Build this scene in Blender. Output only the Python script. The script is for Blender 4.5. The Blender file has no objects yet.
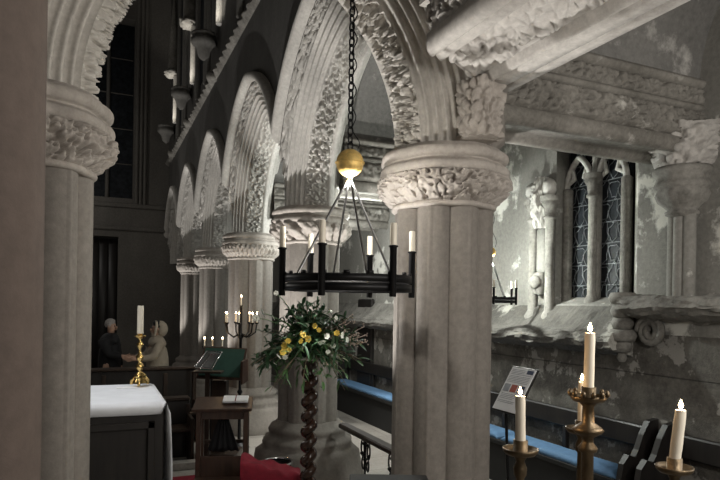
import bpy, math, random
from mathutils import Vector, noise, Matrix
PI = math.pi
rnd = random.Random(7)
sc = bpy.context.scene
COL = sc.collection
cos, sin, sqrt = math.cos, math.sin, math.sqrt
EYE = 2.2
YAW = math.radians(23.8); ROLL = math.radians(.9)
FW = Vector((sin(YAW), cos(YAW), 0)); RT = Vector((cos(YAW), -sin(YAW), 0)); UP = Vector((0, 0, 1))

def pix(x, y, Z):
    """world point at distance Z along the view axis"""
    dx, dy = x - 360, y - 304
    c, s = cos(ROLL), sin(ROLL)
    return Vector((0, 0, EYE)) + FW * Z + RT * ((dx*c + dy*s) / 600 * Z) + UP * (-(-dx*s + dy*c) / 600 * Z)

# ------------------------------------------------------------------ materials
def ramp(nt, fac, stops):
    r = nt.nodes.new('ShaderNodeValToRGB')
    el = r.color_ramp.elements
    while len(el) < len(stops): el.new(.5)
    for e, (p, c) in zip(el, stops):
        e.position = p; e.color = (c[0], c[1], c[2], 1)
    nt.links.new(fac, r.inputs[0])
    return r.outputs[0]

def base_mat(name):
    m = bpy.data.materials.new(name); m.use_nodes = True
    nt = m.node_tree
    return m, nt, nt.nodes['Principled BSDF']

def coords(nt, scale=(1, 1, 1), obj=False):
    if obj:
        o = nt.nodes.new('ShaderNodeTexCoord').outputs['Object']
    else:
        o = nt.nodes.new('ShaderNodeNewGeometry').outputs['Position']
    mp = nt.nodes.new('ShaderNodeMapping'); mp.inputs['Scale'].default_value = scale
    nt.links.new(o, mp.inputs[0])
    return mp.outputs[0]

def noise_tex(nt, vec, scale, detail=6, rough=.6):
    n = nt.nodes.new('ShaderNodeTexNoise')
    n.inputs['Scale'].default_value = scale; n.inputs['Detail'].default_value = detail
    n.inputs['Roughness'].default_value = rough
    nt.links.new(vec, n.inputs['Vector'])
    return n.outputs['Fac']

def mix(nt, fac, a, b, mode='MIX'):
    n = nt.nodes.new('ShaderNodeMix'); n.data_type = 'RGBA'; n.blend_type = mode
    if hasattr(fac, 'links'): nt.links.new(fac, n.inputs[0])
    else: n.inputs[0].default_value = fac
    for k, v in ((6, a), (7, b)):
        if hasattr(v, 'links'): nt.links.new(v, n.inputs[k])
        else: n.inputs[k].default_value = (v[0], v[1], v[2], 1)
    return n.outputs[2]

def math_n(nt, op, a, b=None, c=None):
    n = nt.nodes.new('ShaderNodeMath'); n.operation = op
    for k, v in enumerate((a, b, c)):
        if v is None: continue
        if hasattr(v, 'links'): nt.links.new(v, n.inputs[k])
        else: n.inputs[k].default_value = v
    return n.outputs[0]

def bump(nt, bs, h, strength=.3, dist=.02):
    b = nt.nodes.new('ShaderNodeBump'); b.inputs['Strength'].default_value = strength
    b.inputs['Distance'].default_value = dist
    nt.links.new(h, b.inputs['Height']); nt.links.new(b.outputs[0], bs.inputs['Normal'])

def stone(name, dark, light, scale=2.2, streak=1, b=.35, spots=None, coursing=None, rough=.85):
    m, nt, bs = base_mat(name)
    v = coords(nt, (1, 1, 1/streak))
    n1 = noise_tex(nt, v, scale, 8, .62)
    col = ramp(nt, n1, [(.32, dark), (.68, light)])
    n2 = noise_tex(nt, coords(nt), 22, 5, .7)
    col = mix(nt, .35, col, ramp(nt, n2, [(.3, [x*.6 for x in dark]), (.7, [min(1, x*1.15) for x in light])]))
    if spots:
        n3 = noise_tex(nt, coords(nt), spots[1], 7, .65)
        f = ramp(nt, n3, [(spots[2], (0, 0, 0)), (spots[2] + spots[3], (1, 1, 1))])
        col = mix(nt, f, col, spots[0])
    h = noise_tex(nt, coords(nt), 45, 6, .7)
    if coursing:
        v = nt.nodes.new('ShaderNodeMapping'); v.inputs['Rotation'].default_value = coursing[2]
        nt.links.new(coords(nt), v.inputs[0])
        bt = nt.nodes.new('ShaderNodeTexBrick')
        bt.inputs['Scale'].default_value = 1; bt.inputs['Brick Width'].default_value = coursing[0]
        bt.inputs['Row Height'].default_value = coursing[1]; bt.inputs['Mortar Size'].default_value = .008
        bt.inputs['Mortar Smooth'].default_value = .5
        bt.inputs['Color1'].default_value = (1, 1, 1, 1); bt.inputs['Color2'].default_value = (.62, .62, .62, 1)
        bt.inputs['Mortar'].default_value = (.3, .3, .3, 1)
        nt.links.new(v.outputs[0], bt.inputs['Vector'])
        col = mix(nt, .8, col, bt.outputs['Color'], 'MULTIPLY')
        h = math_n(nt, 'SUBTRACT', h, bt.outputs['Fac'])
    nt.links.new(col, bs.inputs['Base Color'])
    bs.inputs['Roughness'].default_value = rough
    bump(nt, bs, h, b, .015)
    return m

def plain(name, col, rough=.5, metal=0, emit=None, es=1, var=.15, scale=14, b=0):
    m, nt, bs = base_mat(name)
    n = noise_tex(nt, coords(nt), scale, 4)
    c = ramp(nt, n, [(.3, [x*(1-var) for x in col]), (.7, [min(1, x*(1+var)) for x in col])])
    nt.links.new(c, bs.inputs['Base Color'])
    bs.inputs['Roughness'].default_value = rough; bs.inputs['Metallic'].default_value = metal
    if b: bump(nt, bs, noise_tex(nt, coords(nt), scale*3, 4), b, .01)
    if emit:
        bs.inputs['Emission Color'].default_value = (*emit, 1); bs.inputs['Emission Strength'].default_value = es
    return m

def wood(name, dark, light, rough=.4):
    m, nt, bs = base_mat(name)
    n = noise_tex(nt, coords(nt, (1, 1, .15)), 18, 5, .6)
    nt.links.new(ramp(nt, n, [(.3, dark), (.7, light)]), bs.inputs['Base Color'])
    bs.inputs['Roughness'].default_value = rough
    bump(nt, bs, n, .15, .004)
    return m

M = {}
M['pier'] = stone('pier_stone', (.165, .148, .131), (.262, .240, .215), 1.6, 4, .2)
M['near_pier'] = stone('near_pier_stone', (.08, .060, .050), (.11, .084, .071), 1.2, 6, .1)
M['cap'] = stone('carved_stone', (.28, .252, .225), (.47, .43, .39), 3, 1, .25)
M['arch_clean'] = stone('arch_stone', (.42, .395, .36), (.66, .63, .58), 2.4, 2, .25)
M['arch'] = stone('arcade_arch_stone', (.38, .365, .34), (.62, .60, .56), 2.4, 2, .25)
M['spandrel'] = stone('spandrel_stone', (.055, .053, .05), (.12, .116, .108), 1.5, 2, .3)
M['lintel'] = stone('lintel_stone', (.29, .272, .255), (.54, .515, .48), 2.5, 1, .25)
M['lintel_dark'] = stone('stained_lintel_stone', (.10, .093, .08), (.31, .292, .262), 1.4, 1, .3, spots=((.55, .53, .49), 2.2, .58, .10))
M['vault'] = stone('stained_vault_stone', (.10, .096, .09), (.25, .243, .23), 1.0, 3, .4, spots=((.55, .53, .50), 1.6, .57, .10))
M['aisle'] = stone('blotched_plaster', (.16, .155, .14), (.30, .29, .265), 1.1, 2, .35, spots=((.62, .61, .56), 1.25, .56, .05))
M['masonry'] = stone('damp_masonry', (.05, .046, .04), (.23, .215, .19), 3.4, 1, .9, spots=((.38, .365, .335), 2.4, .55, .03), coursing=(.62, .34, (PI/2, 0, PI/2)))
M['ledge'] = stone('worn_ledge_stone', (.09, .085, .075), (.34, .325, .295), 3.0, 1, .6)
M['sill'] = stone('dark_sill_stone', (.05, .047, .042), (.16, .15, .135), 2.0, 1, .6, spots=((.42, .41, .37), 1.7, .57, .07))
M['west'] = stone('west_wall_stone', (.085, .08, .072), (.17, .16, .145), .8, 2, .3)
M['nave'] = stone('nave_stone', (.085, .082, .076), (.18, .174, .16), 1.0, 2, .3)
M['jamb'] = stone('pale_carved_stone', (.40, .39, .36), (.66, .64, .60), 4, 1, .4)
M['floor'] = stone('flagstones', (.27, .25, .225), (.44, .415, .38), 1.5, 1, .15, coursing=(.9, .6, (0, 0, 0)), rough=.55)
M['wood'] = wood('dark_oak', (.016, .010, .007), (.045, .028, .019))
M['black_wood'] = wood('black_oak', (.008, .007, .007), (.02, .017, .015), .45)
M['dark_gloss'] = wood('polished_dark_oak', (.02, .010, .007), (.05, .024, .016), .18)
M['brown_wood'] = wood('brown_oak', (.032, .017, .012), (.075, .04, .026), .4)
M['iron'] = plain('black_iron', (.012, .012, .013), .45, .6)
M['gold'] = plain('gilding', (.80, .56, .19), .5, .55, var=.25, scale=30, b=.3)
M['steel'] = plain('chrome', (.75, .76, .78), .15, 1)
M['rod'] = plain('polished_rod', (.30, .30, .30), .3, 1)
M['brass'] = plain('polished_brass', (.80, .56, .22), .22, 1)
M['dull_brass'] = plain('tarnished_brass', (.12, .088, .052), .45, .8, var=.3, b=.3)
M['wax'] = plain('cream_wax', (.80, .74, .62), .45, var=.04)
M['flame'] = plain('candle_flame', (1, .8, .5), .5, emit=(1, .72, .38), es=26)
M['bulb'] = plain('lamp_lens', (1, .9, .7), .4, emit=(1, .88, .66), es=40)
M['wick'] = plain('wick', (.01, .01, .01), .9)
M['linen'] = plain('white_linen', (.74, .76, .80), .8, var=.06, scale=5, b=.25)
M['red'] = plain('red_fabric', (.22, .006, .022), .8, var=.2)
M['carpet'] = plain('red_carpet', (.22, .006, .022), .95, var=.25, scale=60, b=.4)
M['blue'] = plain('blue_cushion', (.115, .23, .40), .8, var=.12, b=.2)
M['green'] = plain('green_baize', (.012, .05, .036), .8)
M['paper'] = plain('paper', (.86, .87, .89), .7, var=.05)
M['ink'] = plain('grey_print', (.36, .38, .42), .8)
M['ink_dark'] = plain('dark_print', (.06, .08, .14), .8)
M['ink_red'] = plain('red_print', (.42, .12, .09), .8)
M['glass'] = plain('dark_leaded_glass', (.018, .021, .025), .5, var=.5, scale=9, b=.25)
M['glass'].node_tree.nodes['Principled BSDF'].inputs['Specular IOR Level'].default_value = .15
M['lead'] = plain('lead_tracery', (.13, .14, .15), .5, .3)
M['dark'] = plain('dark_timber', (.006, .006, .006), .7)
M['leaf_dark'] = plain('dark_leaf', (.035, .085, .038), .5, var=.4)
M['leaf_mid'] = plain('mid_leaf', (.09, .19, .07), .5, var=.4)
M['leaf_pale'] = plain('pale_leaf', (.40, .48, .30), .5, var=.3)
M['yellow'] = plain('yellow_petal', (.85, .60, .10), .6)
M['white'] = plain('white_petal', (.80, .82, .74), .6)
M['twig'] = plain('twig', (.30, .23, .17), .7)
M['skin'] = plain('skin', (.42, .26, .19), .55)
M['eye'] = plain('eye', (.03, .025, .02), .3)
M['hair_grey'] = plain('grey_hair', (.30, .28, .27), .7, var=.3, scale=60)
M['coat_dark'] = plain('black_coat', (.010, .010, .012), .85)
M['coat_cream'] = plain('cream_coat', (.33, .29, .235), .85, var=.1, b=.3)
M['fur'] = plain('fur_trim', (.48, .42, .34), .95, var=.35, scale=70, b=.8)
M['trousers'] = plain('dark_trousers', (.015, .015, .02), .85)

# ------------------------------------------------------------------ mesh tools
ORIGIN = {}
class MB:
    def __init__(s): s.v = []; s.f = []
    def add(s, vs, fs):
        o = len(s.v); s.v.extend(Vector(p) for p in vs); s.f.extend(tuple(i + o for i in f) for f in fs); return s
    def grid(s, rows, cu=False, cv=False):
        """rows: list of lists of points"""
        n, m = len(rows), len(rows[0]); o = len(s.v)
        for r in rows: s.v.extend(Vector(p) for p in r)
        for i in range(n if cu else n - 1):
            for j in range(m if cv else m - 1):
                a = o + i*m + j; b = o + i*m + (j+1) % m
                c = o + ((i+1) % n)*m + (j+1) % m; d = o + ((i+1) % n)*m + j
                s.f.append((a, b, c, d))
        return s
    def poly(s, pts):
        o = len(s.v); s.v.extend(Vector(p) for p in pts); s.f.append(tuple(range(o, o + len(pts)))); return s
    def box(s, lo, hi, c=0):
        """box, with chamfered edges when c > 0"""
        (x0, y0, z0), (x1, y1, z1) = lo, hi
        if c <= 0:
            vs = [(x, y, z) for z in (z0, z1) for y in (y0, y1) for x in (x0, x1)]
            return s.add(vs, [(0, 2, 3, 1), (4, 5, 7, 6), (0, 1, 5, 4), (2, 6, 7, 3), (0, 4, 6, 2), (1, 3, 7, 5)])
        def ring(z, k):
            a0, a1, b0, b1 = x0 + k, x1 - k, y0 + k, y1 - k
            return [(a0 + c, b0, z), (a1 - c, b0, z), (a1, b0 + c, z), (a1, b1 - c, z), (a1 - c, b1, z), (a0 + c, b1, z), (a0, b1 - c, z), (a0, b0 + c, z)]
        rows = [ring(z0, c*.8), ring(z0 + c, 0), ring(z1 - c, 0), ring(z1, c*.8)]
        s.grid(rows, cv=True); s.poly(rows[0][::-1]); s.poly(rows[-1]); return s
    def obox(s, c, ex, ey, ez, hx, hy, hz, ch=0):
        """oriented box: centre, axes, half sizes"""
        t = MB().box((-hx, -hy, -hz), (hx, hy, hz), ch)
        c, ex, ey, ez = map(Vector, (c, ex, ey, ez))
        return s.add([c + ex*p.x + ey*p.y + ez*p.z for p in t.v], t.f)
    def lathe(s, prof, c, n=24, caps=True, mod=None):
        rows = []
        for r, z in prof:
            rows.append([(c[0] + r*(mod(2*PI*k/n, z) if mod else 1)*cos(2*PI*k/n), c[1] + r*(mod(2*PI*k/n, z) if mod else 1)*sin(2*PI*k/n), c[2] + z) for k in range(n)])
        s.grid(rows, cv=True)
        if caps: s.poly(rows[0][::-1]); s.poly(rows[-1])
        return s
    def tube(s, pts, r, n=8, closed=False, caps=True):
        pts = [Vector(p) for p in pts]; N = len(pts)
        rs = r if isinstance(r, (list, tuple)) else [r]*N
        rows = []; ref = None
        for i, p in enumerate(pts):
            if closed: t = pts[(i+1) % N] - pts[i-1]
            else: t = pts[min(i+1, N-1)] - pts[max(i-1, 0)]
            if t.length < 1e-9: t = Vector((0, 0, 1))
            t.normalize()
            if ref is None:
                ref = Vector((0, 0, 1)) if abs(t.z) < .9 else Vector((1, 0, 0))
            u = (ref - t*ref.dot(t)).normalized(); ref = u; w = t.cross(u)
            rows.append([p + (u*cos(2*PI*k/n) + w*sin(2*PI*k/n))*rs[i] for k in range(n)])
        s.grid(rows, cu=closed, cv=True)
        if caps and not closed: s.poly(rows[0][::-1]); s.poly(rows[-1])
        return s
    def ball(s, c, r, n=12, m=8, sc_=(1, 1, 1), mod=None):
        rows = []
        for i in range(m + 1):
            th = PI*i/m
            row = []
            for k in range(n):
                d = Vector((sin(th)*cos(2*PI*k/n), sin(th)*sin(2*PI*k/n), -cos(th)))
                q = r*(mod(d) if mod else 1)
                row.append((c[0] + d.x*q*sc_[0], c[1] + d.y*q*sc_[1], c[2] + d.z*q*sc_[2]))
            rows.append(row)
        return s.grid(rows, cv=True)
    def sweep2d(s, path, half, up=(0, 0, 1)): pass

def build(name, mb, mat, parent=None, smooth=True):
    off = ORIGIN.get(parent, Vector((0, 0, 0))) if parent else Vector((0, 0, 0))
    me = bpy.data.meshes.new(name)
    me.from_pydata([tuple(p - off) for p in mb.v], [], mb.f)
    me.materials.append(mat)
    if smooth: me.shade_smooth() if hasattr(me, 'shade_smooth') else None
    me.update()
    o = bpy.data.objects.new(name, me); COL.objects.link(o)
    if parent: o.parent = parent; ORIGIN[o] = off
    return o
def flat(name, mb, mat, parent=None): 
    o = build(name, mb, mat, parent, False); return o
def thing(name, label, cat, loc, group=None):
    o = bpy.data.objects.new(name, None); COL.objects.link(o)
    o.empty_display_size = .1
    o.location = loc; ORIGIN[o] = Vector(loc)
    return tag(o, label, cat, group)
def tag(o, label, cat, group=None):
    o['label'] = label; o['category'] = cat
    if group: o['group'] = group
    return o
def solo(name, mb, mat, label, cat, group=None, smooth=True):
    """a thing that is one mesh: its origin is set to the base of the mesh"""
    lo = Vector([min(p[i] for p in mb.v) for i in range(3)]); hi = Vector([max(p[i] for p in mb.v) for i in range(3)])
    b = Vector(((lo.x + hi.x)/2, (lo.y + hi.y)/2, lo.z))
    t = MB(); t.v = [p - b for p in mb.v]; t.f = mb.f
    o = build(name, t, mat, None, smooth); o.location = b; ORIGIN[o] = b
    return tag(o, label, cat, group)
def struct(name, mb, mat, parent=None, smooth=False):
    o = build(name, mb, mat, parent, smooth)
    if parent is None: o['kind'] = 'structure'; ORIGIN[o] = Vector((0, 0, 0))
    return o
def copy_tree(o, loc, label=None, group=None):
    c = o.copy(); COL.objects.link(c); c.location = loc; ORIGIN[c] = Vector(loc)
    if label: c['label'] = label
    if group: c['group'] = group
    for ch in [x for x in CHILD.get(o, []) or o.children]:
        d = ch.copy(); COL.objects.link(d); d.parent = c
        for g in ch.children:
            e = g.copy(); COL.objects.link(e); e.parent = d
    return c
CHILD = {}

# ------------------------------------------------------------------ carving
def clamp(x, a=0, b=1): return a if x < a else b if x > b else x
def sstep(a, b, x):
    t = clamp((x - a)/(b - a)); return t*t*(3 - 2*t)
def foliage(s, t, seed=0, k=1.0):
    """pierced leaf carving: winding lobes standing proud of deep, dark drill holes; 0..1"""
    p = Vector((s*k*11 + seed*3.1, t*k*11 + seed*1.7, seed*.77))
    w = noise.noise_vector(p*.6)*.55
    d, _ = noise.voronoi(p + w)
    edge = d[1] - d[0]
    lobe = sstep(.04, .30, edge)
    rib = abs(noise.noise(p*2.3))
    hole = sstep(-.42, -.14, noise.noise(p*1.25 + Vector((9, 3, 1))))
    return clamp((.30 + .62*lobe - .28*sstep(.12, 0, rib)))*(.15 + .85*hole)
def pierced(s, t, seed=0):
    """undercut leafwork: an almost even skin bored with dark holes and winding grooves; 0..1"""
    p = Vector((s*19 + seed*3.1, t*19 + seed*1.7, seed*.77)); p += noise.noise_vector(p*.7)*.45
    d, _ = noise.voronoi(p)
    hole = sstep(.20, .36, d[0])
    groove = sstep(.02, .12, abs(noise.noise(p*.55 + Vector((5, 2, 8)))))
    return clamp((.25 + .75*hole)*(.45 + .55*groove) - .12 + .22*noise.noise(p*1.9))
def scroll(s, t, seed=0):
    """rows of fan-shaped leaves, ribs curling out from a stem; t runs across the band 0..1"""
    per = .20; u = s/per + seed; v = t*2.0; row = int(v) if v < 2 else 1
    u += .5*row; cell = math.floor(u); f = u - cell - .5; g = v - row
    if (cell + row) % 2: g = 1 - g
    x, y = f*per, g*.21
    ang = math.atan2(x, y + .02); r = sqrt(x*x + (y + .02)**2)
    lv = abs(sin(ang*5.0 + r*14))
    body = sstep(.20, .15, r)*sstep(0, .03, r)
    w = noise.noise(Vector((s*16, t*7, seed)))
    hole = sstep(-.45, -.2, noise.noise(Vector((s*11, t*6, seed + 4))))
    return clamp(.1 + body*(.25 + .6*lv**.6)*hole + .2*w)
def zigzag(s, t, seed=0):
    per = .17; f = abs((s/per) % 1 - .5)*2
    a = abs(f - t)
    return .25 + .75*sstep(.30, .10, min(a, abs(1 - f - t)))*(.8 + .4*noise.noise(Vector((s*14, t*4, 2))))
def wave(s, t, seed=0):
    a = abs(sin(s*15 + t*2.6 + .8*sin(s*7)))
    return clamp(.15 + .8*sstep(.25, .8, a) + .35*noise.noise(Vector((s*16, t*5, seed))))

# ------------------------------------------------------------------ pillars
ZS = 3.38
def lobes(th, k=8, amt=.17):
    ph = th*k/2
    a = abs(cos(ph))
    r = (1 - amt) + amt*a**.75
    if a > .985: r += .018          # the fillet on each shaft
    return r
def shaft_mb(c, r=.385, z0=.7, z1=2.98, n=192):
    m = MB()
    zs = [z0, z0 + .02, 1.4, 2.2, z1 - .02, z1]
    return m.grid([[(c[0] + r*lobes(2*PI*k/n)*cos(2*PI*k/n), c[1] + r*lobes(2*PI*k/n)*sin(2*PI*k/n), z) for k in range(n)] for z in zs], cv=True)
def base_mb(c, n=96):
    prof = [(.70, 0), (.70, .16), (.665, .20), (.655, .36), (.60, .41), (.57, .44), (.58, .48), (.565, .52), (.505, .55), (.485, .58), (.50, .61), (.505, .64), (.485, .67), (.43, .70), (.395, .74)]
    def mod(th, z):
        o = 1/max(cos(((th + PI/8) % (PI/4)) - PI/8), .01)*.95
        k = sstep(.30, .5, z)
        return o*(1 - k) + k*(.93 + .07*abs(cos(th*4))**.75)
    return MB().lathe(prof, (c[0], c[1], 0), n, True, mod)
def abacus_mb(c, n=128):
    prof = [(.40, 3.15), (.455, 3.160)]
    for k in range(9): a = -PI/2 + PI*k/8; prof.append((.472 + .038*cos(a), 3.208 + .040*sin(a)))
    prof += [(.462, 3.258), (.455, 3.266)]
    for k in range(9): a = -PI/2 + PI*k/8; prof.append((.455 + .046*cos(a), 3.315 + .044*sin(a)))
    prof += [(.44, 3.365), (.44, ZS), (.001, ZS)]
    return MB().lathe(prof, (c[0], c[1], 0), n, False, lambda th, z: .955 + .045*abs(cos(th*4))**.8)
FK = 1.15
def bell_mb(c, fn, n=260, rows=26, amp=.075, seed=1):
    g = []
    for j in range(rows + 1):
        t = j/rows; z = 2.95 + .222*t
        r = .395 + .10*sstep(0, .6, t)
        row = []
        for k in range(n):
            th = 2*PI*k/n; h = fn(th*.46*FK, t*(.25*FK if fn in (foliage, pierced) else 1), seed)
            # wraps: blend the seam on the far side
            rr = (r*(.965 + .035*abs(cos(th*4))**.8)) + amp*(h - .6)*sstep(0, .12, t)*sstep(1.02, .92, t)
            row.append((c[0] + rr*cos(th), c[1] + rr*sin(th), z + .012*(h - .5)))
        g.append(row)
    return MB().grid(g, cv=True)
def neck_mb(c, n=96):
    prof = []
    for k in range(9): a = -PI/2 + PI*k/8; prof.append((.385 + .028*cos(a), 2.945 + .022*sin(a)))
    return MB().lathe(prof, (c[0], c[1], 0), n, True, lambda th, z: .95 + .05*abs(cos(th*4))**.8)
def springer_mb(c):
    return MB().box((c[0] + .10, c[1] - .36, ZS), (c[0] + .36, c[1] + .36, 4.5), .06)
def pillar(a, b, label, fn, res=1.0, group=None, amp=.075, seed=1, smat=None, sb=0):
    c = (a, b)
    t = thing('pillar', label, 'pillar', (a, b, 0), group)
    build('base', base_mb(c), smat or M['pier'], t)
    build('shaft', shaft_mb(c, n=int(192*max(res, .6))), smat or M['pier'], t)
    cap = build('capital', bell_mb(c, fn, int(280*res), int(26*res), amp, seed), smat or M['cap'], t)
    build('necking_ring', neck_mb(c), smat or M['cap'], cap)
    build('abacus', abacus_mb(c), smat or M['cap'], cap)
    return t
A0 = 2.49; B0 = 4.06; BAY = 3.17
P = [(A0, B0 + BAY*k) for k in range(5)]
PLc = tuple(pix(20, 200, 3.5).xy)
near = pillar(*P[0], 'largest clustered stone pillar, standing right of the iron chandelier', pierced, 1.5, amp=.10)
build('springer', springer_mb(P[0]), M['pier'], near, False)
pillar(*P[1], 'clustered stone pillar behind the barley twist flower pedestal', wave, .8, amp=.09)
p3 = pillar(*P[2], 'clustered stone pillar behind the lit candelabrum', zigzag, .7, amp=.08)
pillar(*P[3], 'slender looking stone pillar second from the far end of the arcade', zigzag, .5, amp=.08)
pillar(*P[4], 'farthest stone pillar of the receding arcade, beside the dark end wall', zigzag, .5, amp=.08)
pillar(*PLc, 'left stone pillar with pierced leaf capital rising beside the white-clothed altar', pierced, 1.5, amp=.10, seed=4)
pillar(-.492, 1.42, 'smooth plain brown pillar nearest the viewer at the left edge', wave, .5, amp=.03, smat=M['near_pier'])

# ------------------------------------------------------------------ arches
def roll_profile(p0, p1, n, amp, k=7):
    p0, p1 = Vector(p0), Vector(p1); d = p1 - p0; nr = Vector((-d.y, d.x)).normalized()
    if nr.x > 0: nr = -nr
    out = []
    for i in range(n*k + 1):
        t = i/(n*k); ph = t*n*PI
        s_ = abs(sin(ph))**.65
        if int(t*n*.9999) % 2: s_ = -.55*abs(sin(ph))
        out.append(p0 + d*t + nr*amp*s_)
    return out
class Arch:
    def __init__(s, p, q, hw=.36, R=1.595, zs=ZS):
        p, q = Vector((*p, 0)), Vector((*q, 0)); s.half = (q - p).length/2
        s.e1 = (q - p).normalized(); s.e2 = Vector((s.e1.y, -s.e1.x, 0)); s.o = (p + q)/2; s.zs = zs
        s.hs = s.half - hw; s.R = R; s.cx = R - s.hs
    def phis(s, r):
        a = s.cx/(s.R + r); b = min(1, (s.cx + s.half)/(s.R + r))
        return math.acos(b), math.acos(a)
    def pt(s, limb, t, r, w):
        f0, f1 = s.phis(r); f = f0 + (f1 - f0)*t
        x = s.cx - (s.R + r)*cos(f)
        return s.o + s.e1*(x*limb) + s.e2*w + UP*(s.zs + (s.R + r)*sin(f))
    def surf(s, prof, nt=30):
        m = MB()
        for limb in (1, -1):
            m.grid([[s.pt(limb, i/nt, q[0], q[1]) for q in prof] for i in range(nt + 1)])
        return m
    def carved(s, p0, p1, fn, nt, nw, amp, seed):
        p0, p1 = Vector(p0), Vector(p1); d = p1 - p0; nr = Vector((-d.y, d.x)).normalized()
        if nr.x > 0: nr = -nr
        L = s.R*1.2; m = MB()
        for limb in (1, -1):
            rows = []
            for i in range(nt + 1):
                row = []
                for j in range(nw + 1):
                    u = j/nw; h = fn(i/nt*L*1.5, u*d.length*1.5, seed + limb)
                    e = sstep(0, .12, u)*sstep(1, .88, u)
                    q = p0 + d*u + nr*(amp*(h - .35)*e)
                    row.append(s.pt(limb, i/nt, q.x, q.y))
                rows.append(row)
            m.grid(rows)
        return m
def make_arch(p, q, label, mat, nt=1.0, sgn=1, R=1.595, group=None, seed=0, hood=True):
    A = Arch(p, q, R=R)
    S = sgn     # which side of the wall faces the nave
    t = thing('pointed_arch', label, 'arch', A.o + UP*ZS, group)
    T = lambda prof: [(x[0], x[1]*S) for x in prof]
    n = int(36*nt)
    if hood:
        build('soffit', A.surf(T([(.0, .14), (-.02, .12), (-.02, .09), (.0, .08)]), n), mat, t)
        build('inner_foliage_band', A.carved((.0, .08*S), (.11, -.17*S), foliage, int(190*nt), max(8, int(18*nt)), .10, seed), mat, t)
        build('roll_mouldings', A.surf(T([(.11, -.17), (.16, -.16)] + roll_profile((.15, -.19), (.36, -.33), 7, .024, 8) + [(.39, -.27)]), n), mat, t)
        build('outer_foliage_band', A.carved((.39, -.29*S), (.51, -.40*S), foliage, int(190*nt), max(8, int(16*nt)), .10, seed + 3), mat, t)
        build('hood_mould', A.surf(T([(.52, -.36), (.515, -.47), (.54, -.53), (.58, -.545), (.62, -.53), (.64, -.48), (.64, -.40)]), n), mat, t)
    else:
        build('soffit', A.surf(T([(.0, .14), (.0, .10)]), n), mat, t)
        build('inner_foliage_band', A.carved((.0, .10*S), (.05, -.17*S), foliage, int(230*nt), int(20*nt), .11, seed), mat, t)
        build('roll_mouldings', A.surf(T([(.05, -.17), (.09, -.16)] + roll_profile((.09, -.19), (.46, -.42), 13, .020, 8)), n), mat, t)
    build('rear_mouldings', A.surf(T(roll_profile((0, .12), (.52, .42), 6, .03, 5)), n), mat, t)
    return A
names = ['near moulded arch with crisp leaf carving seen past the chandelier chain',
         'second arch of the arcade, springing left from the pillar behind the flower pedestal', 'third arch of the arcade, left of the lit candelabrum',
         'small fourth arch far down the arcade', 'narrowest arch at the far end of the arcade']
arcs = []
for k in range(5):
    q = P[k+1] if k < 4 else (A0, B0 + BAY*5)
    arcs.append(make_arch(q, P[k], names[k], M['arch'], [1.3, 1.0, .7, .5, .5][k], -1, seed=k*7))
east = make_arch(PLc, P[0], 'great pointed arch leaping from the left pillar to the largest pillar', M['arch_clean'], 1.5, -1, R=1.42, seed=31, hood=False)

# walls carried by the arches
def spandrel(A, m, top, hw=.42, n=30, r=.5):
    for w in (-hw, hw):
        rows = []
        for i in range(n + 1):
            x = -A.half + 2*A.half*i/n
            z0 = A.zs + sqrt(max((A.R + r)**2 - (A.cx + abs(x))**2, 0))
            rows.append([A.o + A.e1*x + A.e2*w + UP*(z0 + (top - z0)*j/4) for j in range(5)])
        m.grid(rows)
    m.poly([A.o + A.e1*sx*A.half + A.e2*sw*hw + UP*top for sx, sw in ((-1, -1), (1, -1), (1, 1), (-1, 1))])
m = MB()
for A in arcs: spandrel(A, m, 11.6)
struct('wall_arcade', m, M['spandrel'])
m = MB(); spandrel(east, m, 8.0)
struct('wall_choir', m, M['arch_clean'])

# ------------------------------------------------------------------ lintels
CUT = [0, 0, 0]
def cut(x):
    return Vector((0, -CUT[0]*(CUT[1] - x)/CUT[2], 0)) if CUT[0] else Vector((0, 0, 0))
def band_strip(o, ex, ey, ez, L, prof, m, n=2):
    """straight moulding: prof of (y,z) pulled along ex for length L"""
    o, ex, ey, ez = map(Vector, (o, ex, ey, ez))
    m.grid([[o + ex*(L*i/n) + ey*y + ez*z + cut((o + ey*y).x) for y, z in prof] for i in range(n + 1)])
def carved_strip(o, ex, ey, ez, L, W, fn, amp, m, step=.016, seed=0, unit=False):
    o, ex, ey, ez = map(Vector, (o, ex, ey, ez)); nx, ny = max(2, int(L/step)), max(6, int(W/step))
    rows = []
    for i in range(nx + 1):
        row = []
        for j in range(ny + 1):
            u = j/ny; e = sstep(0, .07, u)*sstep(1, .93, u)
            h = fn(L*i/nx, u if unit else u*W, seed)
            row.append(o + ex*(L*i/nx) + ey*(u*W) + ez*(amp*(h - .2)*e) + cut((o + ey*(u*W)).x))
        rows.append(row)
    m.grid(rows)
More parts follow.
